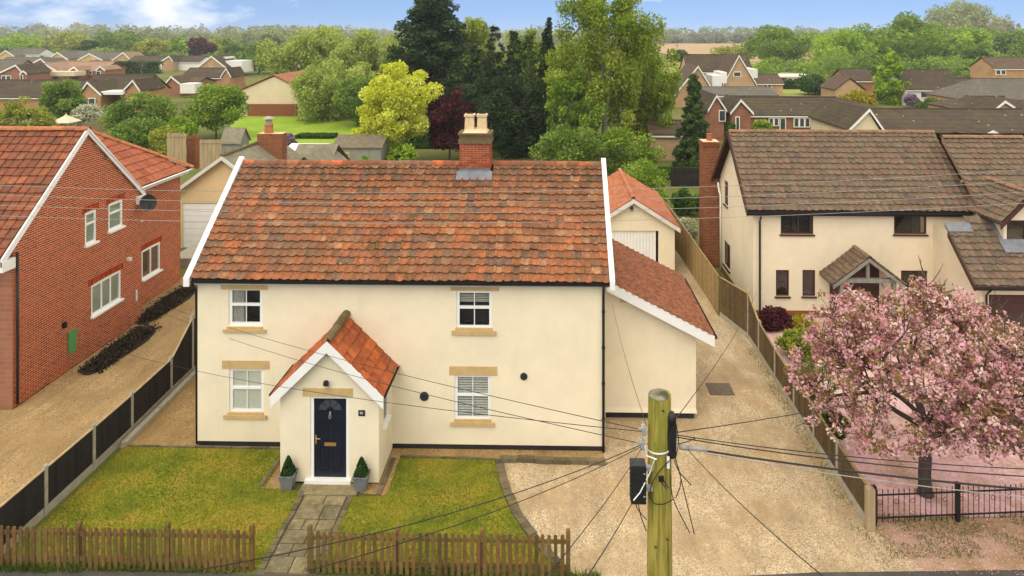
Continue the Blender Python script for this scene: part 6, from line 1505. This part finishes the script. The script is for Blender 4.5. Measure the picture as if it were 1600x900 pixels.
T('shrub', 'light green bush below the very tall birch', 975, 196, 110, 57, 'round', 'l_green', 7000, cat='shrub', low=0)
T('shrub', 'rounded bright bush between the two garages and the pine', 1003, 247, 92, 46, 'round', 'l_green', 7000, cat='shrub', low=0)
T('shrub', 'low leafy bush left of the brick chimney stack', 1075, 292, 60, 44, 'round', 'l_hedge', 3500, cat='shrub', low=0)
T('shrub', 'white flecked bush by the pale fence top', 1075, 332, 38, 37, 'round', 'l_white', 1800, cat='shrub', low=0, leaf=.09)
T('pine_tree', 'dark pointed pine left of the long bungalow', 1084, 114, 70, 58, 'cone', 'l_conifer', 22000, low=.06)
T('broadleaf_tree', 'broad green tree right of the chalet gables', 1216, 40, 104, 236, 'round', 'l_green', 12000, low=.0)
T('broadleaf_tree', 'bright green tree in front of the brown field', 1312, 42, 95, 205, 'round', 'l_bright', 9000, low=.02)
T('broadleaf_tree', 'great green tree with dark trunk left of the pointed one', 1402, 25, 150, 215, 'round', 'l_green', 16000, low=.06)
T('broadleaf_tree', 'pointed fresh green tree before the brown roofs', 1390, 76, 74, 112, 'teardrop', 'l_bright', 9000, low=.02)
T('shrub', 'dark rounded shrub right of the flat roofed building', 1272, 116, 58, 128, 'round', 'l_hedge', 4000, cat='shrub', low=0)
T('shrub', 'golden yellow shrub behind the long mossy ridge', 1342, 140, 62, 98, 'round', 'l_yshrub', 3500, cat='shrub', low=0)
T('shrub', 'pink tinted shrub by the white walled house', 1424, 143, 24, 106, 'round', 'l_lilac', 1400, cat='shrub', low=0)
T('shrub', 'mixed green shrubs before the white walled house', 1460, 156, 74, 92, 'round', 'l_hedge', 4500, cat='shrub', low=0)
T('shrub', 'clipped green ball left of the brick bungalow door', 1192, 178, 44, 66, 'round', 'l_green', 3000, cat='shrub', low=0)
T('shrub', 'small green ball between the two white edged gables', 1141, 185, 22, 70, 'round', 'l_hedge', 1500, cat='shrub', low=0)
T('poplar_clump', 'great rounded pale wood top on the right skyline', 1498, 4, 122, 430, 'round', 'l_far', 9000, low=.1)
T('broadleaf_tree', 'mid green tree below the rounded wood top', 1466, 42, 86, 262, 'round', 'l_mid', 6000, low=.0)
T('broadleaf_tree', 'yellow green tree below the right end of the wood top', 1512, 38, 78, 250, 'round', 'l_bright', 5500, low=.0)
T('broadleaf_tree', 'soft green tree near the right edge', 1566, 44, 84, 262, 'round', 'l_mid', 5500, low=.0)
T('broadleaf_tree', 'green tree cut by the right edge', 1612, 40, 84, 255, 'round', 'l_green', 5000, low=.0)
T('broadleaf_tree', 'dark green tree above the stepped dark roof', 1532, 72, 56, 180, 'round', 'l_hedge', 4500, low=.0)
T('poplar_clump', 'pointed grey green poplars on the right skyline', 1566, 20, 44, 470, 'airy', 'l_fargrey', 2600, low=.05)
T('broadleaf_tree', 'small bush tree at the left edge of the brown field', 1066, 76, 26, 262, 'round', 'l_hedge', 1500, low=.0)
T('shrub', 'yellow green scrub beyond the chalet roofs', 1150, 74, 70, 300, 'round', 'l_olive', 2000, cat='shrub', low=0)
for i, (px, yt, w, Y, m_, lb) in enumerate((
    (30, 56, 90, 300, 'l_bright', 'bright tree below the far wood, leftmost in its row'), (105, 50, 85, 310, 'l_olive', 'olive tree below the far wood, right of the slim pole'), (140, 60, 36, 280, 'l_hedge', 'dark small tree below the far wood'),
    (190, 48, 90, 300, 'l_mid', 'broad dull green tree below the far wood'), (235, 60, 60, 270, 'l_olive', 'olive tree left of the dark purple one'), (275, 58, 40, 290, 'l_bright', 'pale bright tree just left of the dark purple one'), (345, 58, 60, 310, 'l_olive', 'yellow olive tree just right of the dark purple one'),
    (370, 66, 50, 260, 'l_mid', 'soft green tree above the white block'), (10, 70, 60, 275, 'l_mid', 'green bush tree above the cream gabled far house'))):
    T('broadleaf_tree', lb, px, yt, w, Y, 'round', m_, 3200, low=.0, group='trees below the far wood')
def hedge(label, x0, x1, yt, Y, d, mat='l_hedge', n=5000, leaf=None):
    a, c = P(x0, yt, Y=Y), P(x1, yt, Y=Y); rng = np.random.default_rng(int(x0 * 3 + Y)); h = a.z
    k = n; p = rng.uniform(0, 1, (k, 3)); f = rng.integers(0, 3, k)
    p[f == 0, 1] = rng.uniform(0, .1, (f == 0).sum()); p[f == 1, 2] = rng.uniform(.92, 1, (f == 1).sum())
    p = p * np.array([c.x - a.x, d, h]) + np.array([a.x, Y, 0])
    o = np_mesh('hedge', leaf_quads(rng, p, leaf or .0028 * Y), 4, np.clip(rng.normal(.45, .22, k), 0, 1), mat, loc=((a.x + c.x) / 2, Y, 0)); finish(o, label, 'hedge', 'hedges')
hedge('long clipped dark hedge below the far terrace', 164, 246, 97, 188, 3, n=5000)
hedge('clipped dark hedge in front of the flat roofed building', 1222, 1258, 127, 140, 2.5, n=2500)
hedge('leafy hedge along the foot of the back lawn, right half', 460, 520, 212, 74, 2, n=4000)
hedge('low hedge behind the golden tree', 560, 700, 226, 68, 2, n=5000)
hedge('dark hedge behind the red roofed garage', 958, 1100, 268, 54, 2, 'l_hedge', 6000)
T('lilac_bush', 'lilac flowered bush behind the capped chimney', 452, 206, 30, 62, 'round', 'l_lilac', 2600, cat='shrub', low=0, leaf=.13)
T('shrub', 'green shrub before the grey summer house', 572, 240, 32, 54, 'round', 'l_green', 1500, cat='shrub', low=0)
T('shrub', 'leafy shrub at the right of the grey summer house', 625, 222, 60, 58, 'round', 'l_bright', 3500, cat='shrub', low=0)
# near planting by the cream house
T('purple_shrub', 'deep purple rounded shrub against the cream house front', 1213, 484, 58, 27.2, 'round', 'l_purple', 6500, cat='shrub', low=0, leaf=.075)
T('yellow_shrub', 'yellow green shrub right of the deep purple shrub', 1258, 494, 46, 27.0, 'round', 'l_yshrub', 4000, cat='shrub', low=0, leaf=.075)
T('shrub', 'feathery green shrub behind the low driveway fence', 1248, 512, 62, 24.6, 'airy', 'l_olive', 4500, cat='shrub', low=0, leaf=.07)
T('shrub', 'leafy green bush inside the driveway fence below the blossom', 1272, 560, 60, 22.0, 'round', 'l_mid', 4000, cat='shrub', low=0, leaf=.075)
T('shrub', 'dark green bush inside the driveway fence nearest the railing', 1300, 640, 50, 19.6, 'round', 'l_hedge', 2600, cat='shrub', low=0, leaf=.07)
T('shrub', 'brown feathery shrub by the garage corner of the cream house', 1540, 500, 46, 24.6, 'airy', 'l_olive', 2500, cat='shrub', low=0, leaf=.07)

# the cherry in blossom
cb_ = P(1446, 772, Z=0)
ch = thing('cherry_tree', 'pink blossoming cherry tree behind the black railings', 'tree', (cb_.x, cb_.y, 0))
rr = random.Random(21); wood = MB(); tips = []
CC = P(1452, 596, Y=cb_.y); RXc, RZc = 3.3, 2.2
def branch(p, d, l, r, lev):
    pts = [p]; q = V(p); dd = V(d)
    for i in range(4):
        dd = (dd + V((rr.uniform(-.2, .2), rr.uniform(-.2, .2), rr.uniform(-.10, .14)))).normalized(); q = q + dd * l / 4; pts.append(V(q))
    if lev >= 1 and q.z < 1.25 + .52 * max(0, cb_.y - q.y): return
    wood.tube(pts, [r, r * .9, r * .8, r * .7, r * .55], 7 if lev < 2 else 5)
    e = pts[-1] - CC
    out_ = (e.x / RXc) ** 2 + (e.y / RXc) ** 2 + (e.z / RZc) ** 2
    if lev >= 1: tips.extend((pts[j], lev) for j in (2, 3, 4))
    if lev < 4 and out_ < 1.1:
        for i in range(3 if lev < 3 else 2):
            a = rr.uniform(0, 6.28); sp = rr.uniform(.45, .9)
            ref = V((0, 0, 1)) if abs(dd.z) < .8 else V((1, 0, 0)); s1 = dd.cross(ref).normalized(); s2 = s1.cross(dd)
            nd = (dd + (s1 * math.cos(a) + s2 * math.sin(a)) * sp + V((0, 0, .06 - .10 * (lev > 1)))).normalized()
            branch(pts[rr.choice((3, 4))], nd, l * rr.uniform(.66, .86), r * .58, lev + 1)
tk = [V((cb_.x, cb_.y, 0)), V((cb_.x - .02, cb_.y, .5)), V((cb_.x + .03, cb_.y + .03, 1.1)), V((cb_.x + .06, cb_.y, 1.75))]
wood.tube([tk[0] + V((0, 0, -.02)), tk[0] + V((0, 0, .12)), *tk[1:]], [.22, .165, .15, .145, .15], 14)
for i in range(8):
    a = i * .785 + .3; up = .48 if i % 2 else .9
    branch(tk[-1] + V((0, 0, -.12 if i % 2 else .0)), V((math.cos(a), math.sin(a), up)).normalized(), 1.55, .075, 0)
branch(tk[-1], V((.1, 0, 1)), 1.5, .08, 0)
wood.build('trunk', 'bark_cherry', ch)
rng = np.random.default_rng(8); pts = []; ti = []; wood2 = MB()
tips = [t_ for t_ in tips if t_[0].z > 1.1 + .52 * max(0, cb_.y - t_[0].y) and ((t_[0].x - CC.x) / RXc) ** 2 + ((t_[0].y - CC.y) / RXc) ** 2 + ((t_[0].z - CC.z) / RZc) ** 2 < rr.uniform(.8, 1.25) and abs(t_[0].x - CC.x) < RXc * min(1.05, .34 + .72 * max(0, 5.3 - t_[0].z) / 2.6) and not (t_[0].z < 1.6 and abs(t_[0].x - cb_.x) < .75)]
rr.shuffle(tips); tips = tips[:1400]
for (c, lev) in tips:
    k = rr.randint(16, 46) if lev > 1 else rr.randint(6, 16); r = rr.uniform(.07, .17)
    q = rng.normal(size=(k, 3)); q /= np.linalg.norm(q, axis=1)[:, None]; q *= (r * rng.uniform(.5, 1, k) ** .5)[:, None]
    off = np.array([rr.uniform(-.12, .12), rr.uniform(-.12, .12), rr.uniform(-.10, .05)])
    pts.append(q + np.array(c) + off); tn = rr.choice((.2, .3, .42, .55, .6, .75, .9)); v = np.clip(tn + rng.normal(0, .12, k), .17, 1)
    v[rng.uniform(size=k) < (.65 if rr.random() < .40 else .20)] = rr.uniform(0, .13); ti.append(v)
for i in range(900):      # puffs all through the crown, hung from the nearest twig
    d = rng.normal(size=3); d /= np.linalg.norm(d); d *= rng.uniform(.2, 1) ** .4
    c = np.array([CC.x + d[0] * RXc, CC.y + d[1] * RXc, CC.z + d[2] * RZc * .95])
    if c[2] < 1.15 + .52 * max(0, cb_.y - c[1]) or abs(c[0] - CC.x) > RXc * min(1.0, .34 + .70 * max(0, 5.2 - c[2]) / 2.6) or (c[2] < 1.6 and abs(c[0] - cb_.x) < .8): continue
    near = min(tips, key=lambda t_: (t_[0].x - c[0]) ** 2 + (t_[0].y - c[1]) ** 2 + (t_[0].z - c[2]) ** 2)[0]
    nv = np.array(near)
    if np.linalg.norm(nv - c) > 1.3: continue
    wood2.tube([near, near.lerp(V(c), .5) + V((0, 0, .05)), V(c)], [.012, .009, .005], 4)
    for f in (.5, 1.0):
        k = rr.randint(14, 40); r = rr.uniform(.08, .2); q = rng.normal(size=(k, 3)); q /= np.linalg.norm(q, axis=1)[:, None]; q *= (r * rng.uniform(.5, 1, k) ** .5)[:, None]
        pts.append(q + nv + (c - nv) * f); tn = rr.uniform(.25, .95); v = np.clip(tn + rng.normal(0, .13, k), .17, 1)
        v[rng.uniform(size=k) < (.65 if rr.random() < .4 else .20)] = rr.uniform(0, .13); ti.append(v)
wood2.build('twigs', 'bark_cherry', ch, kind='stuff')
p = np.concatenate(pts); tv = np.concatenate(ti)
np_mesh('blossom', leaf_quads(rng, p, .068, .1, 1.15), 4, tv, 'l_blossom', ch)
k = 15000; p = np.stack([rng.normal(cb_.x + .6, 3.4, k), rng.normal(cb_.y + .2, 2.6, k), np.full(k, .024)], 1)
p = p[(p[:, 0] > FX + .1) & (p[:, 1] > 14.9) & (p[:, 1] < 27.5)]
o = np_mesh('fallen_petals', leaf_quads(rng, p, .036, 4.0, 1.1), 4, np.clip(rng.normal(.65, .2, len(p)), .2, 1), 'l_blossom', kind='stuff')

# far woods that read as one mass
def wood_band(name, x0, x1, Y, ytop, n_trees, wpx, mat, seed, leaf, per=420, vary=6, dY=40):
    rng = np.random.default_rng(seed); P_, T_ = [], []
    for i in range(n_trees):
        px = x0 + (x1 - x0) * (i + rng.uniform(-.6, .6)) / n_trees; y = Y + rng.uniform(0, dY); b = P(px, ytop + rng.uniform(-vary, vary) + vary * .6 * math.sin(px * .021 + seed), Y=y)
        rx = wpx * y / F / 2 * rng.uniform(.7, 1.35); h = b.z; k = per
        d = rng.normal(size=(k, 3)); d /= np.linalg.norm(d, axis=1)[:, None]; d *= rng.uniform(.4, 1, k)[:, None] ** .4
        lump = 1 + .18 * np.sin(4 * np.arctan2(d[:, 1], d[:, 0]) + i) * np.cos(3 * d[:, 2] + i)
        q = np.stack([b.x + d[:, 0] * rx * lump, y + d[:, 1] * rx * lump, np.maximum(.2, h * .5 + d[:, 2] * h * .5 * lump)], 1)
        P_.append(q); T_.append(np.clip(rng.uniform(.15, .85) + rng.normal(0, .12, k), 0, 1))
    p = np.concatenate(P_); return np_mesh(name, leaf_quads(rng, p, leaf), 4, np.concatenate(T_), mat, kind='stuff')
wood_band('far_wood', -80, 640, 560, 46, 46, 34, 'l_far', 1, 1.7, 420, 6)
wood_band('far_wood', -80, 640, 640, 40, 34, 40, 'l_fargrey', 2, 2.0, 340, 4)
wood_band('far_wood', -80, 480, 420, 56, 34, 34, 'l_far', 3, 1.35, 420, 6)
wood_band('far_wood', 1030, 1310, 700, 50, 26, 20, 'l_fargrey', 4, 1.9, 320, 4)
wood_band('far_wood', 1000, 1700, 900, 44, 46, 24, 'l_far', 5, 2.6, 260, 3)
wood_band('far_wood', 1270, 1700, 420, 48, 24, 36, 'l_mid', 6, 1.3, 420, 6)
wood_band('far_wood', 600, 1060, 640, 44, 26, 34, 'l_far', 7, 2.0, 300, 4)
wood_band('understorey', -60, 480, 255, 82, 34, 34, 'l_mid', 8, .8, 300, 6)
wood_band('understorey', 430, 1100, 108, 140, 44, 46, 'l_mid', 9, .38, 700, 16, 20)
wood_band('understorey', 590, 1050, 150, 84, 28, 52, 'l_olive', 11, .5, 700, 12, 30)
wood_band('understorey', 1275, 1720, 245, 52, 22, 62, 'l_green', 12, .7, 900, 9, 50)
wood_band('understorey', 590, 760, 70, 196, 9, 60, 'l_hedge', 13, .24, 900, 8, 6)
wood_band('understorey', 1275, 1720, 165, 92, 24, 44, 'l_mid', 14, .5, 700, 9, 20)
wood_band('understorey', 1180, 1700, 190, 94, 30, 40, 'l_green', 10, .6, 380, 10, 40)

# ------------------------------------------------------------------ the air: far things fade
b = MB(); b.box(-1500, -12, -1.0, 1500, 1400, 24)
hz = b.build('haze', [], kind='stuff')
hm = bpy.data.materials.new('haze_air'); hm.use_nodes = True; ht = hm.node_tree; ht.nodes.clear()
ho = ht.nodes.new('ShaderNodeOutputMaterial'); hv = ht.nodes.new('ShaderNodeVolumePrincipled')
hv.inputs['Color'].default_value = (0.86, 0.90, 0.94, 1); hv.inputs['Density'].default_value = 0.0003; hv.inputs['Anisotropy'].default_value = 0.2
ht.links.new(hv.outputs[0], ho.inputs['Volume']); hz.data.materials.append(hm)
